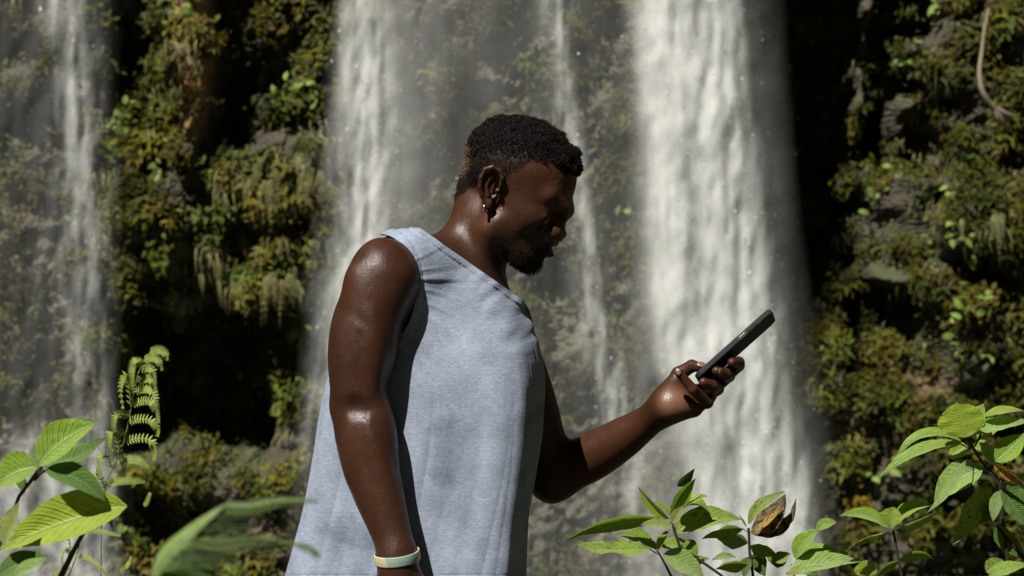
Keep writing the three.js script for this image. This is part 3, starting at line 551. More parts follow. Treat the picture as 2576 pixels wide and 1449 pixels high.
function skinColor(x, y, z) {
  let [r, g, b] = SKIN;
  const n = 1 + 0.5 * fbm(x * 14, y * 14, z * 14, 4) + 0.10 * noise(x * 160, y * 160, z * 160);
  r *= n; g *= n; b *= n;
  if (y > 1.45 && x < 0.14) {
    const [f, u, q] = hl(x, y, z);
    if (u > -110) {
      const t = 0.93 * Math.max(hairTop(f, u, q), 0.8 * hairSide(f, u, q) * (0.85 + 0.4 * noise(f * 1.1, u * 1.1, q * 1.1)), 0.9 * beard(f, u, q)) * (Math.abs(q) > 70 && f > -24 && u < 34 ? 0 : 1);
      r = lerp(r, 0.010, t); g = lerp(g, 0.0075, t); b = lerp(b, 0.006, t);
      const lip = Math.max(ss(1, 0, Math.hypot((u + 40) / 6, q / 22)), ss(1, 0, Math.hypot((u + 55) / 6, q / 20))) * ss(84, 92, f);
      r = lerp(r, 0.11, lip * 0.6); g = lerp(g, 0.04, lip * 0.6); b = lerp(b, 0.035, lip * 0.6);
      const bw = ss(1, 0.5, Math.hypot((u - 6 - (Math.abs(q) - 16) * 0.6) / 6, (Math.abs(q) - 30) / 20)) * ss(70, 80, f) * 0.8;
      r = lerp(r, 0.012, bw); g = lerp(g, 0.008, bw); b = lerp(b, 0.007, bw);
      if (u > -24 && u < 0 && f > 75) { const ey = Math.hypot(f - 71, u + 11, Math.abs(q) - 30); if (ey < 12.9 && Math.abs(u + 14) < 1.4) { const w = Math.abs(Math.abs(q) - 31) < 5 ? 0.01 : 0.3; r = w; g = w * 0.9; b = w * 0.82; } }
    }
  }
  const pd = Math.hypot(x - palmSpot.x, y - palmSpot.y, (z - palmSpot.z) * 0.6);
  const pl = ss(0.042, 0.012, pd) * (z > zp - 0.02 ? 1 : 0);
  r = lerp(r, 0.15, pl); g = lerp(g, 0.075, pl); b = lerp(b, 0.041, pl);
  return [r, g, b];
}
// sweat, pores and fine folds
const skinBump = dataTex(512, 512, (u, v) => {
  const p = 6.28318, x = Math.cos(u * p) * 6, y = Math.sin(u * p) * 6, z = v * 38;
  const pore = 0.5 + 0.5 * noise(u * 150, v * 150, 1), fold = Math.pow(Math.abs(noise(u * 34 + 2 * noise(u * 8, v * 8), v * 30, 3)), 0.7), lump = 0.5 + fbm(x, y, z * 0.3, 3);
  const h = 0.3 * pore + 0.2 * fold + 0.3 * lump; return [h, h, h];
});
const skinRough = dataTex(256, 256, (u, v) => { const n = 0.42 + 0.20 * fbm(u * 9, v * 9, 4, 4) + 0.16 * noise(u * 90, v * 90); return [0, n, 0]; });
for (const t of [skinBump, skinRough]) t.repeat.set(1 / 0.16, 1 / 0.16);
const skinMat = new THREE.MeshPhysicalMaterial({ color: 0xffffff, vertexColors: true, roughness: 1, roughnessMap: skinRough, bumpMap: skinBump, bumpScale: 0.0008, specularIntensity: 0.6 });
const person = base('person', V(0, 0, 0));
tag(person, 'man in blue grey sleeveless shirt bending his head over the black phone in his hand', 'person');
const bodySurf = surface(bodySdf, V(-0.45, 0.9, -0.42), V(0.40, 1.83, 0.32), 0.0024);
const legSurf = clipped(surface(legSdf, V(-0.45, -0.03, -0.35), V(0.25, 1.1, 0.3), 0.008), (x, y) => 1.02 - y);
const skinUv = (x, y, z) => [x + 0.6 * z, y + 0.35 * z];
mesh('body', mergeGeometries([geoOf(bodySurf, skinUv, skinColor), geoOf(legSurf, skinUv, skinColor)]), skinMat, person);

// hair: thousands of small curls, long on the crown, shorn at the sides, bleached at one spot on the back
{
  const curl = (turns, rad, len, th) => { const pts = []; for (let i = 0; i <= 14; i++) { const a = i / 14 * turns * 6.28318; pts.push(V(Math.cos(a) * rad, i / 14 * len, Math.sin(a) * rad)); } return tubeGeo(pts, th, th * 0.7, 14, 3); };
  const hairMat = new THREE.MeshPhysicalMaterial({ color: 0xffffff, roughness: 0.5, specularIntensity: 0.35 });
  const long = [], side = [], chin = [], n = bodySurf.pos.length / 3, q = new THREE.Quaternion(), q2 = new THREE.Quaternion(), up = V(0, 1, 0);
  reseed(11);
  for (let i = 0; i < n; i++) {
    const x = bodySurf.pos[3 * i], y = bodySurf.pos[3 * i + 1], z = bodySurf.pos[3 * i + 2];
    if (y < 1.45 || x > 0.14 || x < -0.14) continue;
    const [f, u, r] = hl(x, y, z); if (u < -105) continue;
    const nn = V(bodySurf.nor[3 * i], bodySurf.nor[3 * i + 1], bodySurf.nor[3 * i + 2]), t = hairTop(f, u, r), s = hairSide(f, u, r);
    const add = (list, off, sc, tilt, col) => { q.setFromUnitVectors(up, nn.clone().addScaledVector(V(gauss(), gauss(), gauss()), tilt).normalize()); q2.setFromAxisAngle(up, R() * 6.28); q.multiply(q2); list.push([new THREE.Matrix4().compose(V(x, y, z).addScaledVector(nn, off).add(V(gauss(), gauss(), gauss()).multiplyScalar(0.0009)), q, V(sc, sc, sc)), col]); };
    const blond = ss(20, 11, Math.hypot((u - 22) * 0.62, (f + 80) * 0.5, (r - 22) * 0.4)) * (f < -52 ? 1 : 0);
    const tint = () => { const d = RR(0.6, 1.4); return R() < blond * 0.6 ? [0.20 * d, 0.135 * d, 0.06 * d] : [0.007 * d, 0.005 * d, 0.0042 * d]; };
    if (t > 0.08) { const th = (0.0015 + 0.0115 * t * t + 0.002 * ss(62, 84, f)) * (1 - 0.45 * ss(-40, -78, f)) * (1 - 0.3 * ss(60, 84, f) * ss(86, 74, u)) * (0.8 + 0.55 * noise(f * 0.09, u * 0.09, r * 0.09)); for (let k = 0; k < 5; k++) if (R() < t) add(long, R() * th, RR(0.7, 1.25), 0.5, tint()); }
    else if (s > 0.1 && !(Math.abs(r) > 69 && f > -25 && f < 14 && u < 36)) { for (let k = 0; k < 2; k++) if (R() < s * 0.9) add(side, R() * 0.0016, RR(0.7, 1.2), 0.7, tint()); if (R() < s * blond) add(side, R() * 0.003, RR(1, 1.8), 0.7, tint()); }
    const b = beard(f, u, r); if (b > 0.58 && R() < b * 0.9) add(chin, R() * 0.003 * ss(-70, -88, u), RR(0.7, 1.3), 0.7, [0.009, 0.007, 0.0055]);
  }
  for (const [name, list, g] of [['hair', long, curl(1.6, 0.0013, 0.0036, 0.00034)], ['shorn_hair', side, curl(0.7, 0.0008, 0.0016, 0.00026)], ['beard', chin, curl(0.9, 0.0009, 0.0026, 0.0003)]]) {
    const im = new THREE.InstancedMesh(g, hairMat, list.length); im.name = name; shadows(im); im.userData.kind = 'stuff';
    list.forEach(([m, c], i) => { im.setMatrixAt(i, m); im.setColorAt(i, new THREE.Color().setRGB(...c)); });
    person.add(im);
  }
}
// beads of sweat and spray on the face, neck and arm
{
  const g = new THREE.SphereGeometry(1, 7, 5), beads = [], n = bodySurf.pos.length / 3, q = new THREE.Quaternion(), up = V(0, 1, 0);
  reseed(23);
  for (let i = 0; i < n; i++) {
    const x = bodySurf.pos[3 * i], y = bodySurf.pos[3 * i + 1], z = bodySurf.pos[3 * i + 2], nn = V(bodySurf.nor[3 * i], bodySurf.nor[3 * i + 1], bodySurf.nor[3 * i + 2]);
    if (nn.dot(SUN) < 0.05 || nn.z < 0) continue;
    let p = 0;
    if (y > 1.47 && x < 0.14) { const [f, u] = hl(x, y, z); if (f > 2 && u < 70 && u > -60) p = 0.075; else if (f > -60 && u > 30) p = 0.05; } else if (x < -0.1 && y > 1.25 && z > 0.1) p = 0.012;
    if (R() > p) continue;
    q.setFromUnitVectors(up, nn); const s = 0.00035 + 0.00075 * R() * R();
    beads.push(new THREE.Matrix4().compose(V(x, y, z), q, V(s, s * 0.6, s)));
  }
  const im = new THREE.InstancedMesh(g, new THREE.MeshPhysicalMaterial({ color: new THREE.Color().setRGB(0.1, 0.05, 0.03), roughness: 0.12, specularIntensity: 1 }), beads.length);
  beads.forEach((m, i) => im.setMatrixAt(i, m)); im.name = 'water_droplets'; im.userData.kind = 'stuff'; shadows(im); person.add(im);
}
// fingernails
{
  const nm = new THREE.MeshPhysicalMaterial({ color: new THREE.Color().setRGB(0.15, 0.08, 0.05), roughness: 0.35 });
  const eps = 0.002;
  for (const [p, s, dir, look] of [[hz(686, 668, 0.0), 1.1, hz(720, 668, 0).sub(hz(640, 655, 0)), V(-0.25, 0.75, 0.6)], [hz(497, 716, 0.034), 0.9, hz(490, 690, 0).sub(hz(520, 760, 0)), V(-0.15, 0.1, 1)], [hz(818, 716, 0.043), 0.9, hz(800, 690, 0).sub(hz(815, 740, 0)), V(0.55, 0, 0.8)]]) {
    const n = look.clone().normalize(); let q = p.clone();
    for (let k = 0; k < 60 && bodySdf(q.x, q.y, q.z) < 0; k++) q.addScaledVector(n, 0.0005);
    const g = V(bodySdf(q.x + eps, q.y, q.z) - bodySdf(q.x - eps, q.y, q.z), bodySdf(q.x, q.y + eps, q.z) - bodySdf(q.x, q.y - eps, q.z), bodySdf(q.x, q.y, q.z + eps) - bodySdf(q.x, q.y, q.z - eps)).normalize();
    const m = mesh('fingernail', new THREE.SphereGeometry(1, 14, 10), nm, person);
    const y = dir.clone().addScaledVector(g, -dir.dot(g)).normalize(), x = V().crossVectors(y, g);
    m.quaternion.setFromRotationMatrix(new THREE.Matrix4().makeBasis(x, y, g)); m.position.copy(q).addScaledVector(g, -0.0006); m.scale.set(0.0052 * s, 0.0068 * s, 0.0016);
  }
}

// ---------------------------------------------------------------- shirt
const pxy = (x, y, z) => { const s = (D - z) / D; return [1288 + x * PX / s, 724 - (y - EYE) * PX / s]; };
const outL = [[680, 985], [760, 930], [860, 870], [960, 835], [1040, 822], [1130, 805], [1210, 790], [1290, 775], [1370, 757], [1449, 735], [1520, 718]];
const outR = [[680, 1200], [720, 1236], [770, 1280], [820, 1313], [880, 1344], [940, 1357], [1000, 1355], [1100, 1350], [1200, 1341], [1300, 1326], [1400, 1320], [1520, 1316]];
const torsoBase = joined([...neck, ...torso.slice(0, 2), ...torso.slice(3)]);
const SZ = -0.05, sS = (D - SZ) / D;
function shirtSdf(x, y, z) {
  const py = 724 - (y - EYE) * PX / sS;
  const L = (curveAt(outL, py - 25) + curveAt(outL, py) + curveAt(outL, py + 25)) / 3, Rr = (curveAt(outR, py - 25) + curveAt(outR, py) + curveAt(outR, py + 25)) / 3;
  const ax = (Rr - L) / 2 / PX * sS, cx = ((Rr + L) / 2 - 1288) / PX * sS, az = lerp(0.146, 0.172, clamp((py - 760) / 700)) * (py < 960 ? Math.sqrt(Math.max(0.02, 1 - Math.pow((960 - py) / 300, 2))) : 1);
  const ca = 0.9965, sa = 0.084, dx = Math.abs((x - cx) * ca + (z - SZ) * sa) / (ax * 0.985), dz = Math.abs((z - SZ) * ca - (x - cx) * sa) / az, e = lerp(4, 6.5, ss(900, 1060, py)), q = Math.pow(Math.pow(dx, e) + Math.pow(dz, e), 1 / e);
  let loft = q > 1e-3 ? (q - 1) * Math.pow(q, e - 1) / Math.hypot(Math.pow(dx, e - 1) / ax, Math.pow(dz, e - 1) / az) * 0.95 : -az;
  loft = Math.max(loft, (690 - py) / PX, (py - 1520) / PX);
  let d = smin(torsoBase(x, y, z) - 0.0075, loft, 0.05);
  if (d > 0.014 || d < -0.014) return d;
  // folds: hanging pleats along the front, creases fanning out from the armhole and the chest, soft bulges
  const [ax2, ay2] = pxy(x, y, z);
  const u = Math.atan2(z - SZ, x - cx);
  const hang = ss(880, 1100, py) * 0.9 * (0.0022 * Math.pow(Math.abs(noise(u * 6.5 + 0.8 * noise(y * 3, 2), y * 1.4, 3)), 0.8) * 1.6 - 0.001);
  const edge = ss(1.1, 0.35, u) * ss(820, 960, py) * 0.0015 * noise(u * 15 + 1.1 * noise(y * 4, 7), y * 2.2, 9);
  const ang = Math.atan2(ay2 - 700, ax2 - 940), rad = Math.hypot(ay2 - 700, ax2 - 940);
  const fan = 0.0028 * Math.max(0, noise(ang * 9 + 2, rad * 0.004, 4)) * ss(90, 125, rad) * ss(330, 180, rad) * ss(-0.9, -0.1, ang) * ss(1.7, 1.1, ang);
  const t1 = (ax2 - 1215) * 0.62 + (ay2 - 760) * 0.78, t2 = (ax2 - 1215) * 0.78 - (ay2 - 760) * 0.62;
  const pec = 0.0055 * noise(t1 * 0.030 + 5, t2 * 0.008, 6) * ss(-90, -30, t1) * ss(190, 100, t1) * ss(-40, 10, t2) * (ax2 > 1150 ? ss(1165, 1230, ax2) : 0);
  const soft = 0.0045 * fbm(x * 9, y * 6, z * 9, 2) + 0.0075 * ss(800, 980, py) * noise(x * 13 + y * 2.2, y * 1.7, z * 6);
  return d - hang - edge - fan - pec - soft;
}
const armholeNear = (x, y, z) => { const [a, b] = pxy(x, y, z); const e = Math.hypot((a - 955 - (b > 720 ? (b - 720) * -0.02 : 0)) / 93, (b - 722) / (b < 722 ? 134 : 150)); return z > -0.02 ? (e - 1) * 93 / PX : 1; };
const armholeFar = (x, y, z) => { const [a, b] = pxy(x, y, z); const e = Math.hypot((a - 1262) / 80, (b - 790) / 120); return z < -0.15 ? Math.max((e - 1) * 80 / PX, -0.15 - z - 0.03 > 0 ? -1 : -1) : 1; };
const neckLine = (x, y, z) => { const [a, b] = pxy(x, y, z); return ((b - 600 - (a - 1095) * 0.70) * 0.815) / PX + 0.0006 * noise(x * 40, y * 40, z * 40); };
const hemLine = (x, y, z) => (1466 - pxy(x, y, z)[1]) / PX;
const shirtMask = (x, y, z) => Math.min(armholeNear(x, y, z), neckLine(x, y, z), hemLine(x, y, z), z < -0.15 ? Math.hypot((pxy(x, y, z)[0] - 1270) / 70, (pxy(x, y, z)[1] - 800) / 110) * 0.05 - 0.05 : 1);
const seamed = (x, y, z) => {                            // a bound edge: a flat band, a stitched groove, then the cloth
  const m = Math.min(armholeNear(x, y, z), neckLine(x, y, z), hemLine(x, y, z));
  return shirtSdf(x, y, z) - (m < 0.05 ? 0.0012 * ss(0.0105, 0.009, m) - 0.0008 * Math.exp(-Math.pow((m - 0.0115) / 0.002, 2)) : 0);
};
const shirtSurf = thick(clipped(surface(seamed, V(-0.45, 0.98, -0.3), V(0.16, 1.68, 0.2), 0.0029), shirtMask), 0.0022);
const clothMap = dataTex(1024, 1024, (u, v) => {         // heather: short flecks along the thread, dyed patches and damp blotches
  const fleck = noise(u * 90, v * 420, 1) * 0.6 + noise(u * 190, v * 620, 2) * 0.5 + noise(u * 34, v * 130, 8) * 0.35;
  const patch = fbm(u * 7, v * 6, 4, 4), damp = ss(0.12, 0.34, fbm(u * 4.2 + 3, v * 4.2, 9, 4));
  const b = 0.535 + 0.13 * fleck + 0.13 * patch - 0.08 * damp;
  return [b * 0.94, b * 1.01, b * 1.12];
}, true);
const clothBump = dataTex(1024, 1024, (u, v) => { const h = 0.5 + 0.28 * noise(u * 130, v * 520, 5) + 0.3 * fbm(u * 20, v * 14, 2, 3) + 0.22 * Math.pow(Math.abs(noise(u * 30, v * 7, 3)), 0.6); return [h, h, h]; });
for (const t of [clothMap, clothBump]) t.repeat.set(1 / 0.42, 1 / 0.42);
const shirtMat = new THREE.MeshPhysicalMaterial({ color: 0xffffff, map: clothMap, bumpMap: clothBump, bumpScale: 0.0006, roughness: 0.93, sheen: 0.25, sheenRoughness: 0.6, sheenColor: new THREE.Color(0.5, 0.55, 0.65), specularIntensity: 0.25 });
mesh('tank_top', geoOf(shirtSurf, (x, y, z) => [x + 0.35 * z, y + 0.1 * z]), shirtMat, person);
// shorts, under the shirt and below the picture
{
  const f = joined([ell(W(1035, 1520, -0.05), [0.145, 0.17, 0.185], 0.05, TAX), ...[1, -1].map((s) => { const h = W(1030, 1560, -0.05).addScaledVector(TS, 0.09 * s); return cap(h, V(h.x + 0.02, 0.55, h.z), 0.11, 0.1, 0.04); })]);
  const s = thick(clipped(surface(f, V(-0.45, 0.45, -0.35), V(0.2, 1.15, 0.25), 0.006), (x, y) => Math.min(y - 0.6, 1.06 - y)), 0.003);
  mesh('shorts', geoOf(s, (x, y) => [x, y]), new THREE.MeshStandardMaterial({ color: new THREE.Color().setRGB(0.02, 0.022, 0.03), roughness: 0.9 }), person);
}
// wristband of marbled silicone, and the ring in the ear lobe
{
  const pr = [], rr = px(55), hh = px(12.5);
  for (let i = 0; i <= 12; i++) { const a = i / 12 * 6.28318; pr.push(new THREE.Vector2(rr * 0.97 + 0.0014 * Math.cos(a), Math.sign(Math.sin(a)) * Math.pow(Math.abs(Math.sin(a)), 0.4) * hh)); }
  const g = new THREE.LatheGeometry(pr, 72), p = g.attributes.position, c = [];
  for (let i = 0; i < p.count; i++) {
    const a = Math.atan2(p.getX(i), p.getZ(i)), t = a + 0.5 * noise(a * 3, p.getY(i) * 90), k = ss(-0.15, 0.05, Math.sin(t * 2.4 + 0.9)), y2 = ss(0.25, 0.5, Math.sin(t * 1.6 + 2.2));
    const A = [0.50, 0.49, 0.33], B = [0.24, 0.34, 0.28], C = [0.44, 0.41, 0.24]; let q = A.map((v, j) => lerp(v, B[j], k)); q = q.map((v, j) => lerp(v, C[j], y2 * 0.7 * (1 - k))); c.push(...q);
  }
  g.setAttribute('color', new THREE.Float32BufferAttribute(c, 3));
  const m = mesh('wristband', g, new THREE.MeshPhysicalMaterial({ color: 0xffffff, vertexColors: true, roughness: 0.5, specularIntensity: 0.5 }), person);
  m.position.copy(W(998.5, 1399, 0.178)); m.rotation.set(0.14, 0, 0.11); m.scale.set(1, 1, 1.04);
  m.userData.label = 'pale marbled silicone wristband on the hanging wrist';
  const e = mesh('earring', new THREE.TorusGeometry(5.4 * hs, 1.5 * hs, 10, 28), new THREE.MeshStandardMaterial({ color: new THREE.Color().setRGB(0.62, 0.58, 0.48), metalness: 1, roughness: 0.22 }), person);
  e.position.copy(H(-4, -27, 72)); e.quaternion.setFromRotationMatrix(new THREE.Matrix4().makeBasis(HU, HR, HF)); e.rotateY(0.35);
}

// ---------------------------------------------------------------- telephone in a black case
{
  const L = V(0.7467, 0.6652, 0).normalize(), Wd = V(0.19, -0.213, -0.958).normalize(), B = V().crossVectors(L, Wd).normalize();
  const len = 0.163, wid = 0.080, th = 0.0098;
  const mid = hz(940, 484, 0.036).addScaledVector(Wd, wid / 2);
  const phone = base('mobile_phone', mid);
  tag(phone, 'black mobile phone in a rubber case held up in the outstretched hand', 'phone');
  phone.quaternion.setFromRotationMatrix(new THREE.Matrix4().makeBasis(L, Wd, B));
  const rr = (a, b, r) => { const s = new THREE.Shape(); s.moveTo(-a + r, -b); s.lineTo(a - r, -b); s.absarc(a - r, -b + r, r, -Math.PI / 2, 0); s.lineTo(a, b - r); s.absarc(a - r, b - r, r, 0, Math.PI / 2); s.lineTo(-a + r, b); s.absarc(-a + r, b - r, r, Math.PI / 2, Math.PI); s.lineTo(-a, -b + r); s.absarc(-a + r, -b + r, r, Math.PI, Math.PI * 1.5); return s; };
  const slab = (a, b, r, t, bev) => { const g = new THREE.ExtrudeGeometry(rr(a - bev, b - bev, r), { depth: t - 2 * bev, bevelEnabled: true, bevelThickness: bev, bevelSize: bev, bevelSegments: 4, curveSegments: 8 }); g.translate(0, 0, -t / 2 + bev); return g; };
  const rub = new THREE.MeshPhysicalMaterial({ color: new THREE.Color().setRGB(0.022, 0.024, 0.027), roughness: 0.6, specularIntensity: 0.3 });
  mesh('case', slab(len / 2, wid / 2, 0.011, th, 0.0022), rub, phone);
  const gl = mesh('screen', slab(len / 2 - 0.004, wid / 2 - 0.004, 0.008, 0.0006, 0.0002), new THREE.MeshPhysicalMaterial({ color: new THREE.Color().setRGB(0.008, 0.009, 0.01), roughness: 0.08 }), phone); gl.position.z = th / 2 + 0.0001;
  // along the edge that faces the camera: the raised end, the key, the two volume keys, the mute switch in its cut-out
  const box = (name, cx, lx, lz, out, mat, r = 0.0012) => { const g = slab(lx / 2, lz / 2, Math.min(lx, lz) * 0.35, 0.003, 0.0006); const m = mesh(name, g, mat, phone); m.rotation.x = Math.PI / 2; m.position.set(cx, -wid / 2 + 0.0015 - out, 0); return m; };
  const rimMat = new THREE.MeshPhysicalMaterial({ color: new THREE.Color().setRGB(0.03, 0.032, 0.036), roughness: 0.4 });
  box('grip_end', len / 2 - 0.014, 0.018, 0.0075, 0.0007, rub);
  box('button', 0.046, 0.009, 0.0046, 0.0008, rub); box('button', 0.035, 0.009, 0.0046, 0.0008, rub);
  box('cutout_rim', 0.0185, 0.0185, 0.0088, 0.0009, rimMat);
  box('cutout', 0.0185, 0.0145, 0.0056, 0.0011, new THREE.MeshStandardMaterial({ color: new THREE.Color().setRGB(0.004, 0.004, 0.005), roughness: 0.6 }));
  box('mute_switch', 0.0185, 0.012, 0.0018, 0.0015, new THREE.MeshStandardMaterial({ color: new THREE.Color().setRGB(0.55, 0.56, 0.58), metalness: 1, roughness: 0.28 }));
}

// ---------------------------------------------------------------- plants near the camera: every leaf is a blade of its own, bent along its rib and folded on it
const leafTex = (base, rib, spot, sd) => dataTex(256, 512, (u, v) => {
  const d = Math.abs(u - 0.5) * 2, k = v * 11 - d * 2.6, side = Math.abs(((k % 1) + 1) % 1 - 0.5) * 2, vein = ss(0.80, 0.97, side) * (1 - 0.6 * d) * 0.35, mid = ss(0.055, 0.02, d);
  const n = fbm(u * 5, v * 9, sd, 4), f = noise(u * 60, v * 90, sd), t = Math.max(vein, mid);
  let c = base.map((b, i) => lerp(b * (1 + 0.35 * n + 0.08 * f), rib[i], t));
  if (spot) { const s = ss(spot[3], spot[3] + 0.14, fbm(u * 6 + 9, v * 8, sd + 5, 4) + 0.16 * ss(0.55, 1, d) + 0.10 * ss(0.8, 1, v)); c = c.map((b, i) => lerp(b, spot[i] * (0.8 + 0.6 * f), s)); }
  return c.map((x) => Math.pow(clamp(x), 1 / 2.2));
}, true);
const leafBump = dataTex(256, 512, (u, v) => { const d = Math.abs(u - 0.5) * 2, k = v * 11 - d * 2.6, side = Math.abs(((k % 1) + 1) % 1 - 0.5) * 2, h = 0.55 - 0.4 * ss(0.7, 1, side) * (1 - 0.5 * d) - 0.5 * ss(0.07, 0.02, d) + 0.25 * fbm(u * 9, v * 14, 3, 3) + 0.25 * Math.sin(side * 3.14159) * (1 - d); return [h, h, h]; });
const leafLook = (map, t = 0.5, o = {}) => new THREE.MeshPhysicalMaterial({ map, bumpMap: leafBump, bumpScale: 0.003, roughness: 1, transmission: t, thickness: 0, clearcoat: 0.22, clearcoatRoughness: 0.4, specularIntensity: 0.4, side: THREE.DoubleSide, ...o });
const L = {
  fresh: leafLook(leafTex([0.23, 0.385, 0.020], [0.30, 0.43, 0.06], [0.20, 0.13, 0.04, 0.44], 1)),
  lime: leafLook(leafTex([0.34, 0.47, 0.022], [0.40, 0.50, 0.07], null, 2), 0.55),
  deep: leafLook(leafTex([0.075, 0.165, 0.014], [0.13, 0.22, 0.04], null, 3), 0.3),
  pale: leafLook(leafTex([0.25, 0.39, 0.085], [0.36, 0.46, 0.15], [0.18, 0.11, 0.05, 0.30], 4), 0.45),
  worn: leafLook(leafTex([0.22, 0.34, 0.026], [0.30, 0.40, 0.07], [0.15, 0.08, 0.03, 0.18], 5), 0.45),
  olive: leafLook(leafTex([0.27, 0.33, 0.050], [0.33, 0.37, 0.09], [0.18, 0.12, 0.05, 0.30], 6), 0.45),
  dry: leafLook(leafTex([0.15, 0.098, 0.036], [0.30, 0.22, 0.05], [0.030, 0.018, 0.010, 0.02], 7), 0.25, { clearcoat: 0.1 }),
  yellow: leafLook(leafTex([0.48, 0.31, 0.030], [0.50, 0.36, 0.08], [0.10, 0.05, 0.02, 0.12], 8), 0.3, { clearcoat: 0.2 }),
};
const LM = Object.fromEntries(Object.keys(L).map((k) => [k, L[k]]));
// a leaf from [x, y] to [x, y] in the photo at depth z; w its seen width there, bow how far the rib arches up, tilt how far it turns from facing us, dz how far its tip comes forward
function leafGeo(b, t, w, o) {
  const z = o.z, A = W(b[0], b[1], z), B = W(t[0], t[1], z + (o.dz || 0)), chord = V().subVectors(B, A), len = chord.length(), up = V(-chord.y, chord.x, 0).normalize().multiplyScalar(chord.x < 0 ? -1 : 1);
  const M = A.clone().add(B).multiplyScalar(0.5).addScaledVector(up, 2 * (o.bow || 0) / PX), q = new THREE.QuadraticBezierCurve3(A, M, B), n = 16, m = 8, pos = [], uv = [], idx = [];
  const hook = o.hook || 0, lean = ((o.tilt === undefined ? 35 : o.tilt) * 0.8 + 20) * Math.PI / 180, ct = chord.clone().normalize(), under = (o.sd * 7.31) % 1 < 0.22, fold = (o.fold === undefined ? 24 : o.fold) * Math.PI / 180, sd = o.sd, half = w / PX / 2 / Math.max(0.25, Math.cos(lean));
  const faces = (a) => { const n = V().crossVectors(ct, V(-ct.y, ct.x, 0).normalize().multiplyScalar(Math.cos(a)).add(V(0, 0, Math.sin(a)))); return n.dot(SUN) * Math.sign(n.z || 1); }, tilt = (faces(lean) > faces(-lean)) !== under ? lean : -lean;   // most blades turn their upper side to the sun
  for (let i = 0; i <= n; i++) {
    const s = i / n, p = q.getPoint(s), tg = q.getTangent(s); p.addScaledVector(up, hook / PX * Math.pow(s, 5));
    const side0 = V(-tg.y, tg.x, 0).normalize(), side = side0.clone().multiplyScalar(Math.cos(tilt)).add(V(0, 0, Math.sin(tilt))).addScaledVector(tg, 0).normalize(), nrm = V().crossVectors(tg, side).normalize();
    const round = o.round || 0, prof = Math.pow(Math.sin(Math.PI * Math.pow(clamp(s * 0.995 + 0.004), lerp(0.82, 1.0, round))), lerp(0.85, 0.5, round)) * (1 - 0.25 * (1 - round) * s * s);
    for (let j = 0; j <= m; j++) {
      const e = (j / m - 0.5) * 2, a = Math.abs(e), ragged = 1 + 0.05 * noise(s * 22, e > 0 ? 3 : 9, sd) + (o.torn ? -0.4 * ss(0.12, 0.45, noise(s * 5.5, e > 0 ? 2 : 7, sd)) * a : 0), wv = half * e * prof * ragged;
      const lift = a * half * prof * Math.sin(fold) + 0.10 * half * noise(s * 6, e * 2, sd) * a + 0.05 * half * Math.sin(s * 40) * a * (1 - a), roll = o.curl ? o.curl * half * prof * a * a : 0;
      pos.push(p.x + side.x * wv * Math.cos(fold) + nrm.x * (lift + roll), p.y + side.y * wv * Math.cos(fold) + nrm.y * (lift + roll), p.z + side.z * wv * Math.cos(fold) + nrm.z * (lift + roll)); uv.push(j / m, s);
    }
  }
  for (let i = 0; i < n; i++) for (let j = 0; j < m; j++) { const a = i * (m + 1) + j, c = a + m + 1; idx.push(a, a + 1, c, c, a + 1, c + 1); }
  const g = new THREE.BufferGeometry();
  g.setAttribute('position', new THREE.Float32BufferAttribute(pos, 3)); g.setAttribute('uv', new THREE.Float32BufferAttribute(uv, 2)); g.setIndex(idx); g.computeVertexNormals(); return g;
}
const bark = new THREE.MeshStandardMaterial({ map: dataTex(64, 256, (u, v) => { const n = 0.5 + fbm(u * 6, v * 30, 2, 3); return [0.20 * n + 0.06, 0.15 * n + 0.05, 0.10 * n + 0.03]; }, true), bumpMap: rockBump, bumpScale: 0.004, roughness: 0.8 });
const greenStem = new THREE.MeshStandardMaterial({ color: new THREE.Color().setRGB(0.12, 0.16, 0.05), roughness: 0.6 });
const brownStem = new THREE.MeshStandardMaterial({ color: new THREE.Color().setRGB(0.10, 0.07, 0.045), roughness: 0.7 });
let leafNo = 0;
function plant(name, label, category, z, stems, leaves, o = {}) {
  const root = W(...stems[0][stems[0].length - 1].slice(0, 2), z); root.y = groundY(root.x, z);
  const g = base(name, root); tag(g, label, category, o.group);
  const put = (n, geo, mat) => { geo.translate(-root.x, -root.y, -root.z); return mesh(n, geo, mat, g); };
  stems.forEach((s, i) => {
    const r = s[0][2] || 4, pts = s.map((p) => W(p[0], p[1], z + (p[3] || 0)));
    if (i === 0) pts.push(W(s[s.length - 1][0] + 10, s[s.length - 1][1] + 260, z), root.clone().add(V(0, -0.02, 0)));
    put(i ? 'branch' : 'stem', tubeGeo(pts, r / PX, (o.thick || r * 1.5) / PX, 30, 8), o.stem || bark);
  });
  for (const [b, t, w, mat, k = {}] of leaves) {
    leafNo++; const q = { z: z + (k.at || 0), sd: leafNo * 3.7, ...k }; q.z = z + (k.at || 0);
    const m = put('leaf', leafGeo(b, t, w, q), LM[mat]);
    if (k.label) m.userData.label = k.label;
    if (k.stalk) put('leaf_stalk', tubeGeo([W(...k.stalk, z), W((k.stalk[0] + b[0]) / 2, (k.stalk[1] + b[1]) / 2 + 1, z), W(b[0], b[1], q.z)], 1.6 / PX, 1.5 / PX, 6, 6), o.stalk || brownStem);
  }
  return g;
}
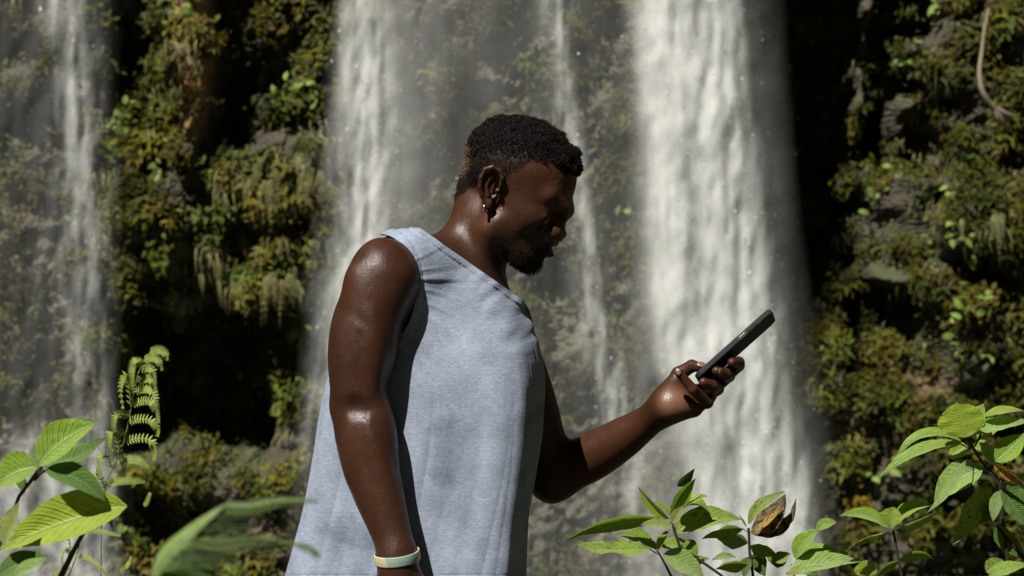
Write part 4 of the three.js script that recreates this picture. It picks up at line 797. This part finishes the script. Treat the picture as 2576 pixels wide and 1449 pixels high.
plant('shrub', 'leafy shrub with a crown of fresh green leaves under the outstretched forearm of the man', 'shrub', 0.08,
  [[[1690, 1312, 3.5], [1699, 1343], [1714, 1378], [1754, 1405], [1817, 1449]], [[1655, 1386, 2.5], [1669, 1410], [1689, 1449], [1720, 1520]]], [
  [[1672, 1306], [1424, 1360], 46, 'fresh', { bow: 26, tilt: 40, stalk: [1688, 1314], at: 0.02 }], [[1684, 1304], [1606, 1222], 27, 'lime', { bow: -8, tilt: 20, at: 0.02 }],
  [[1690, 1296], [1751, 1203], 46, 'fresh', { bow: 7, tilt: 15, at: 0.015 }], [[1704, 1222], [1748, 1178], 30, 'deep', { tilt: 20, at: -0.01 }],
  [[1694, 1280], [1783, 1247], 24, 'lime', { bow: 4, tilt: 45, at: 0.0 }], [[1700, 1284], [1788, 1287], 30, 'fresh', { bow: 22, hook: -10, tilt: 45, at: -0.02 }],
  [[1692, 1316], [1719, 1272], 27, 'olive', { tilt: 10, at: 0.035, round: 0.4 }], [[1693, 1322], [1612, 1321], 22, 'olive', { bow: 3, tilt: 30, at: 0.05, round: 0.5 }],
  [[1700, 1342], [1866, 1306], 58, 'worn', { bow: 16, tilt: 30, at: -0.03 }], [[1652, 1383], [1550, 1345], 38, 'fresh', { bow: 10, tilt: 30, torn: 1, stalk: [1657, 1390] }],
  [[1634, 1380], [1440, 1366], 42, 'worn', { bow: -12, tilt: 35, torn: 1, stalk: [1657, 1394], at: 0.03 }], [[1656, 1383], [1687, 1330], 20, 'lime', { bow: 4, tilt: 20 }],
  [[1714, 1372], [1756, 1398], 46, 'worn', { tilt: 25, at: -0.02, round: 0.3 }], [[1664, 1374], [1752, 1392], 34, 'fresh', { bow: 8, tilt: 35, at: -0.03 }],
  [[1668, 1396], [1772, 1452], 60, 'pale', { bow: 4, tilt: 20, at: 0.03 }], [[1690, 1300], [1640, 1262], 16, 'lime', { bow: 6, tilt: 40, at: -0.02 }], [[1730, 1420], [1786, 1404], 24, 'worn', { tilt: 30, at: -0.02 }]]);
plant('shrub', 'shrub that carries two curled dry brown leaves above its green ones', 'shrub', 0.06,
  [[[1884, 1328, 3.5], [1882, 1358], [1886, 1383], [1890, 1408], [1896, 1452]], [[1992, 1420, 2.5], [2000, 1440], [1985, 1480], [1930, 1560]]], [
  [[1884, 1318], [1976, 1236], 28, 'worn', { bow: 12, tilt: 30, at: -0.01 }],
  [[1891, 1342], [1977, 1242], 58, 'dry', { bow: -10, tilt: 18, curl: -0.5, at: 0.02, label: 'withered brown and yellow leaf' }], [[1888, 1338], [2016, 1276], 38, 'dry', { bow: -20, hook: 26, tilt: 30, curl: -0.5, torn: 1, at: 0.0, label: 'withered brown leaf with a curled black tip' }],
  [[1900, 1336], [1968, 1268], 16, 'yellow', { bow: -6, tilt: 30, at: 0.032 }], [[1871, 1330], [1767, 1355], 40, 'worn', { bow: 11, tilt: 30, torn: 1, stalk: [1884, 1338] }],
  [[1882, 1366], [1794, 1346], 50, 'pale', { bow: 7, tilt: 25, at: -0.03 }], [[1888, 1372], [1954, 1399], 44, 'fresh', { bow: 6, tilt: 30, at: -0.02 }],
  [[1882, 1420], [1801, 1431], 40, 'fresh', { bow: 8, tilt: 30, at: 0.02 }], [[1879, 1326], [1859, 1294], 7, 'olive', { tilt: 30 }], [[1888, 1396], [1926, 1450], 48, 'deep', { tilt: 20, at: -0.03 }],
  [[1852, 1402], [1790, 1410], 20, 'pale', { bow: 5, tilt: 30, torn: 1, at: 0.02 }], [[1888, 1400], [1872, 1452], 30, 'deep', { tilt: 30, at: 0.0 }],
  [[2002, 1404], [2064, 1330], 40, 'fresh', { bow: 8, tilt: 28, at: 0.02 }], [[2056, 1334], [2106, 1314], 26, 'fresh', { bow: 5, tilt: 30, round: 0.4, at: 0.02 }], [[2002, 1410], [2110, 1380], 30, 'fresh', { bow: 8, tilt: 42, at: 0.0 }],
  [[1983, 1440], [2170, 1413], 44, 'pale', { bow: 10, tilt: 35, at: 0.03 }], [[1950, 1413], [1990, 1392], 32, 'worn', { tilt: 20 }], [[1950, 1424], [1984, 1400], 30, 'deep', { tilt: 20, at: -0.02 }],
  [[1976, 1444], [2082, 1424], 18, 'olive', { bow: -3, tilt: 45, at: 0.04 }], [[2186, 1452], [2180, 1408], 58, 'lime', { tilt: 10, round: 0.7, at: -0.02 }], [[1940, 1380], [1960, 1430], 28, 'fresh', { tilt: 25, at: -0.04 }], [[2060, 1452], [2010, 1426], 30, 'deep', { tilt: 20, at: -0.04 }]]);
plant('shrub', 'slender single stemmed shrub with one small tuft of leaves beside the tall shrub', 'shrub', 0.10,
  [[[2249, 1334, 3.2], [2254, 1366], [2262, 1406], [2271, 1452]]], [
  [[2245, 1322], [2250, 1274], 64, 'lime', { tilt: 8, fold: 30, round: 0.5, at: 0.02 }], [[2237, 1328], [2112, 1298], 32, 'fresh', { bow: 17, tilt: 30 }], [[2252, 1318], [2352, 1272], 32, 'fresh', { bow: 17, tilt: 32 }],
  [[2264, 1327], [2357, 1286], 30, 'pale', { bow: -4, tilt: 30, at: 0.02 }], [[2237, 1340], [2128, 1388], 26, 'worn', { bow: 12, tilt: 45, torn: 1, stalk: [2249, 1344] }], [[2262, 1410], [2352, 1406], 38, 'fresh', { bow: 18, tilt: 32, at: -0.02 }],
  [[2262, 1412], [2206, 1450], 30, 'fresh', { bow: 8, tilt: 30, at: -0.02 }], [[2256, 1332], [2300, 1318], 18, 'deep', { bow: -3, tilt: 30, at: -0.02 }], [[2246, 1330], [2268, 1276], 20, 'fresh', { tilt: 40, at: -0.02 }]]);
plant('shrub', 'tall shrub with a large rounded leaf on top and dark leaves drooping below', 'shrub', 0.14,
  [[[2434, 1100, 3.2], [2442, 1125], [2475, 1165], [2518, 1224], [2521, 1267], [2540, 1452]], [[2502, 1313, 3], [2540, 1360], [2590, 1420], [2600, 1480]], [[2449, 1129, 2], [2462, 1108], [2470, 1090]], [[2518, 1224, 3], [2530, 1160], [2526, 1120]]], [
  [[2433, 1099], [2410, 1012], 106, 'lime', { tilt: 6, fold: 12, round: 0.75, at: 0.03 }], [[2440, 1098], [2478, 1014], 52, 'fresh', { tilt: 30, at: 0.0, torn: 1 }],
  [[2415, 1113], [2210, 1205], 26, 'fresh', { bow: 20, tilt: 42, stalk: [2440, 1128] }], [[2418, 1108], [2251, 1163], 22, 'fresh', { bow: 40, tilt: 48, at: -0.02 }], [[2436, 1122], [2388, 1150], 42, 'lime', { tilt: 20, at: -0.02 }],
  [[2432, 1158], [2334, 1290], 22, 'pale', { bow: -10, tilt: 40, at: 0.04, stalk: [2470, 1160] }], [[2474, 1180], [2352, 1262], 70, 'pale', { bow: 12, tilt: 20, at: 0.0 }],
  [[2478, 1048], [2580, 1034], 20, 'lime', { bow: 6, tilt: 45, at: 0.02 }], [[2450, 1093], [2600, 1060], 32, 'pale', { bow: 6, tilt: 38, at: 0.02 }], [[2462, 1106], [2542, 1054], 40, 'fresh', { bow: 6, tilt: 30, at: -0.03 }],
  [[2506, 1160], [2582, 1088], 58, 'fresh', { bow: -4, tilt: 18, at: 0.02 }], [[2500, 1164], [2466, 1112], 44, 'pale', { tilt: 20, at: 0.0 }], [[2486, 1222], [2398, 1372], 52, 'worn', { bow: -8, tilt: 25, torn: 1, at: -0.04 }],
  [[2521, 1230], [2586, 1322], 84, 'deep', { tilt: 15, at: 0.04 }], [[2518, 1234], [2500, 1312], 30, 'pale', { tilt: 25, at: 0.03 }], [[2502, 1168], [2580, 1224], 32, 'yellow', { bow: 4, tilt: 25, at: 0.06, label: 'orange brown withered leaf' }],
  [[2508, 1318], [2580, 1406], 50, 'deep', { tilt: 20, at: 0.0 }], [[2512, 1228], [2440, 1330], 60, 'deep', { tilt: 25, at: -0.05 }], [[2478, 1176], [2420, 1166], 20, 'lime', { bow: 5, tilt: 40, at: -0.02 }], [[2524, 1216], [2590, 1190], 34, 'fresh', { bow: 5, tilt: 30, at: -0.02 }],
  [[2484, 1440], [2526, 1408], 42, 'worn', { tilt: 15, torn: 1, at: 0.02, round: 0.4 }], [[2490, 1452], [2590, 1420], 30, 'fresh', { bow: 4, tilt: 40, at: 0.05 }], [[2520, 1240], [2560, 1250], 40, 'deep', { tilt: 30, at: -0.06 }], [[2450, 1120], [2500, 1140], 36, 'lime', { tilt: 30, at: -0.05 }]]);
plant('broadleaf_plant', 'large leaved bright green plant close to the camera beside the fern', 'plant', 0.85,
  [[[104, 1172, 3.4], [80, 1202], [38, 1262], [8, 1344], [-30, 1452]], [[239, 1277, 2.6], [218, 1323], [189, 1374], [150, 1452]], [[116, 1182, 2.4], [100, 1188], [82, 1204]]], [
  [[94, 1172], [246, 1062], 74, 'fresh', { bow: 10, tilt: 15, at: 0.02 }], [[108, 1174], [268, 1098], 44, 'deep', { bow: -12, tilt: 30, at: -0.03 }], [[94, 1176], [-20, 1232], 66, 'fresh', { bow: 10, tilt: 20, at: 0.0 }],
  [[112, 1184], [264, 1262], 46, 'deep', { bow: 12, tilt: 24, at: 0.03 }], [[318, 1273], [-10, 1386], 92, 'lime', { bow: 10, tilt: 14, at: 0.02 }], [[4, 1370], [46, 1260], 42, 'olive', { bow: -4, tilt: 25, at: 0.06 }],
  [[-4, 1446], [118, 1398], 44, 'deep', { bow: 4, tilt: 20, at: 0.05 }], [[30, 1452], [120, 1402], 26, 'pale', { tilt: 30, at: 0.08 }], [[60, 1190], [60, 1240], 30, 'deep', { tilt: 30, at: -0.03 }], [[282, 1290], [282, 1330], 14, 'deep', { tilt: 40, at: 0.0 }]], { stalk: greenStem, thick: 6 });

// the fern: a curled frond, each pinna an arched strip of small leaflets
const fernMat = leafLook(leafTex([0.46, 0.62, 0.10], [0.52, 0.64, 0.18], null, 12), 0.25);
const lit = (tg, d) => { const n = V().crossVectors(tg, d); return n.dot(SUN) * Math.sign(n.z || 1); };
function pinna(pts, z, w, n) {                             // leaflets in two rows along an arched rib
  const c = new THREE.CatmullRomCurve3(pts.map((p) => W(p[0], p[1], z + (p[2] || 0)))), pos = [], idx = [], uv = [];
  for (let i = 0; i < n; i++) for (const s of [-1, 1]) {
    const t = (i + 0.5) / n, p = c.getPoint(t), tg = c.getTangent(t), perp = V(-tg.y, tg.x, 0).normalize(), d = [0.5, -0.5].map((q) => perp.clone().multiplyScalar(s * 0.72).add(V(0, 0, q)).addScaledVector(tg, 0.35).normalize()).sort((u, v) => lit(tg, v) - lit(tg, u))[0], l = w / PX * (1.05 - 0.7 * Math.pow(t, 3)), h = c.getLength() / n * 0.72, b = pos.length / 3;
    for (const [f, g] of [[0, -0.5], [0, 0.5], [0.6, -0.42], [0.6, 0.5], [1, 0.2]]) { const q = p.clone().addScaledVector(d, l * f).addScaledVector(tg, h * g).add(V(0, 0, 0.002 * f)); pos.push(q.x, q.y, q.z); uv.push(0.3 + 0.1 * g, f); }
    idx.push(b, b + 1, b + 2, b + 1, b + 3, b + 2, b + 2, b + 3, b + 4);
  }
  const g = new THREE.BufferGeometry(); g.setAttribute('position', new THREE.Float32BufferAttribute(pos, 3)); g.setAttribute('uv', new THREE.Float32BufferAttribute(uv, 2)); g.setIndex(idx); g.computeVertexNormals();
  const rib = tubeGeo(pts.map((p) => W(p[0], p[1], z + (p[2] || 0))), 1.5 / PX, 0.8 / PX, 14, 5);
  return mergeGeometries([g, rib]);
}
function fern(label, z, rachis, pinnae, w, n, r = 2.6) {
  const z5 = (p) => [p[0] * 0.41955, 840.7 + p[1] * 0.41955, p[2] || 0], rr = rachis.map(z5), root = W(rr[0][0] - 10, rr[0][1], z); root.y = groundY(root.x, z);
  const g = base('fern', root); tag(g, label, 'fern'); const put = (nm, geo, mat) => { geo.translate(-root.x, -root.y, -root.z); return mesh(nm, geo, mat, g); };
  put('rachis', tubeGeo([root.clone(), W(rr[0][0] - 4, rr[0][1] + 180, z), ...rr.map((p) => W(p[0], p[1], z + p[2]))], r * 1.6 / PX, 1.2 / PX, 60, 7), greenStem);
  for (const p of pinnae) put('pinna', pinna(p.map(z5), z, w, n), fernMat);
}
fern('young fern frond with a curled tip and arching pinnae, standing up before the dark rock', 0.62,
  [[610, 1010], [628, 930], [640, 860], [700, 750], [742, 640], [772, 500], [800, 340], [832, 215], [880, 120], [930, 92], [975, 110]], [
  [[632, 905], [690, 885, 0.01], [770, 878, 0.015], [865, 882, 0.01]], [[700, 778], [760, 752, 0.01], [830, 758, 0.02], [890, 795, 0.02]], [[748, 645], [820, 625, 0.015], [905, 640, 0.03], [922, 700, 0.03], [920, 755, 0.03]],
  [[770, 525], [830, 508, 0.015], [905, 520, 0.03], [940, 565, 0.03], [940, 610, 0.03]], [[790, 420], [850, 402, 0.015], [905, 408, 0.03], [935, 460, 0.03], [950, 530, 0.03]], [[806, 345], [860, 330, 0.012], [905, 340, 0.02], [930, 400, 0.03], [945, 470, 0.02]],
  [[824, 285], [870, 268, 0.01], [905, 276, 0.02], [925, 330, 0.02], [938, 400, 0.02]], [[842, 222], [880, 204, 0.01], [908, 215, 0.02], [918, 260, 0.02], [928, 330, 0.02]], [[862, 160], [905, 142, 0.01], [945, 160, 0.02], [970, 215, 0.02]], [[895, 110], [945, 95, 0.01], [985, 115, 0.02], [1000, 155, 0.02]],
  [[628, 930], [590, 840, 0.01], [565, 840, 0.02], [570, 900, 0.02], [605, 960, 0.02]], [[660, 800], [640, 730, 0.01], [600, 735, 0.02], [590, 800, 0.02], [598, 860, 0.02]], [[715, 720], [690, 610, 0.01], [655, 590, 0.02], [660, 660, 0.02], [700, 745, 0.02]], [[748, 600], [730, 595, 0.01], [665, 590, 0.03], [650, 640, 0.03], [672, 700, 0.03]],
  [[772, 492], [730, 480, 0.01], [690, 490, 0.02], [676, 540, 0.02], [690, 580, 0.02]], [[782, 430], [770, 300, 0.01], [750, 245, 0.02], [720, 310, 0.02], [735, 450, 0.02]], [[800, 340], [785, 230, 0.01], [800, 160, 0.02], [838, 145, 0.01]], [[850, 180], [812, 165, 0.01], [792, 220, 0.02], [790, 310, 0.02]]], 12.5, 17);
fern('second young frond uncurling low beside the large leaves', 0.66, [[380, 1520], [420, 1420], [455, 1330], [475, 1240], [480, 1170], [462, 1130]], [
  [[462, 1140], [425, 1125, 0.01], [405, 1180, 0.02], [415, 1260, 0.02], [430, 1340, 0.02]], [[430, 1330], [395, 1290, 0.01], [370, 1320, 0.02], [375, 1420, 0.02]], [[478, 1190], [560, 1178, 0.01], [640, 1188, 0.02], [720, 1205, 0.02]], [[455, 1330], [520, 1340, 0.01], [590, 1390, 0.02], [650, 1449, 0.02]], [[715, 1420], [745, 1400, 0.01], [770, 1370, 0.01], [782, 1330, 0.01]], [[860, 1030], [880, 1000, 0.0], [892, 965, 0.0], [898, 948, 0]], [[420, 1400], [360, 1420, 0.01], [310, 1449, 0.02]]], 8, 16);
// the frond close to the lens, far out of focus
{
  const z = 1.95, z5 = (x, y) => W(x * 0.41955, 840.7 + y * 0.41955, z), root = z5(900, 1620); root.y = groundY(root.x, z);
  const g = base('fern', root); tag(g, 'blurred fern frond right before the lens, leaning across the hem of the shirt', 'fern');
  const put = (nm, geo, mat) => { geo.translate(-root.x, -root.y, -root.z); return mesh(nm, geo, mat, g); };
  put('rachis', tubeGeo([root.clone(), z5(905, 1750), z5(945, 1440), z5(1070, 1280), z5(1210, 1140), z5(1350, 1030)], 0.003, 0.0015, 40, 7), greenStem);
  const strip = (pts, w) => { const c = new THREE.CatmullRomCurve3(pts.map((p) => z5(...p))), pos = [], idx = [], uv = [], n = 14; for (let i = 0; i <= n; i++) { const t = i / n, p = c.getPoint(t), tg = c.getTangent(t), s = V(-tg.y, tg.x, 0).normalize(), k = w / PX * 0.41955 * 0.41 * Math.pow(Math.sin(Math.PI * Math.min(0.99, 0.1 + 0.9 * t)), 0.7); pos.push(p.x - s.x * k, p.y - s.y * k, p.z - 0.004, p.x, p.y, p.z + 0.003, p.x + s.x * k, p.y + s.y * k, p.z - 0.006); uv.push(0, t, 0.5, t, 1, t); if (i) { const b = 3 * i - 3; idx.push(b, b + 1, b + 3, b + 1, b + 4, b + 3, b + 1, b + 2, b + 4, b + 2, b + 5, b + 4); } } const q = new THREE.BufferGeometry(); q.setAttribute('position', new THREE.Float32BufferAttribute(pos, 3)); q.setAttribute('uv', new THREE.Float32BufferAttribute(uv, 2)); q.setIndex(idx); q.computeVertexNormals(); return q; };
  for (const [pts, w, m] of [
    [[[930, 1470], [1000, 1360], [1130, 1230], [1350, 1025]], 80, 'pale'], [[[1340, 1035], [1480, 1040], [1660, 1005], [1900, 998]], 36, 'fresh'], [[[1290, 1080], [1400, 1075], [1500, 1070], [1600, 1060]], 34, 'deep'], [[[1210, 1150], [1340, 1140], [1450, 1150], [1540, 1140]], 36, 'deep'],
    [[[1130, 1220], [1300, 1245], [1480, 1225], [1660, 1228]], 46, 'fresh'], [[[1060, 1290], [1240, 1300], [1440, 1270], [1640, 1275]], 40, 'deep'], [[[1010, 1340], [1120, 1350], [1230, 1350], [1310, 1385]], 50, 'fresh'], [[[960, 1420], [1080, 1400], [1200, 1440], [1300, 1480]], 80, 'deep'], [[[1040, 1330], [1150, 1310], [1290, 1330], [1420, 1340]], 50, 'deep'], [[[1780, 1262], [1830, 1275], [1880, 1300], [1910, 1335]], 26, 'fresh'], [[[1620, 1250], [1680, 1250], [1740, 1252], [1790, 1265]], 14, 'fresh'],
  ]) put('pinna', w > 70 ? strip(pts, w) : mergeGeometries([strip(pts, w * 0.35), pinna(pts.map((q) => [q[0] * 0.41955, 840.7 + q[1] * 0.41955]), z, w * 0.26, 20)]), LM[m]);
}

renderer.render(scene, camera);
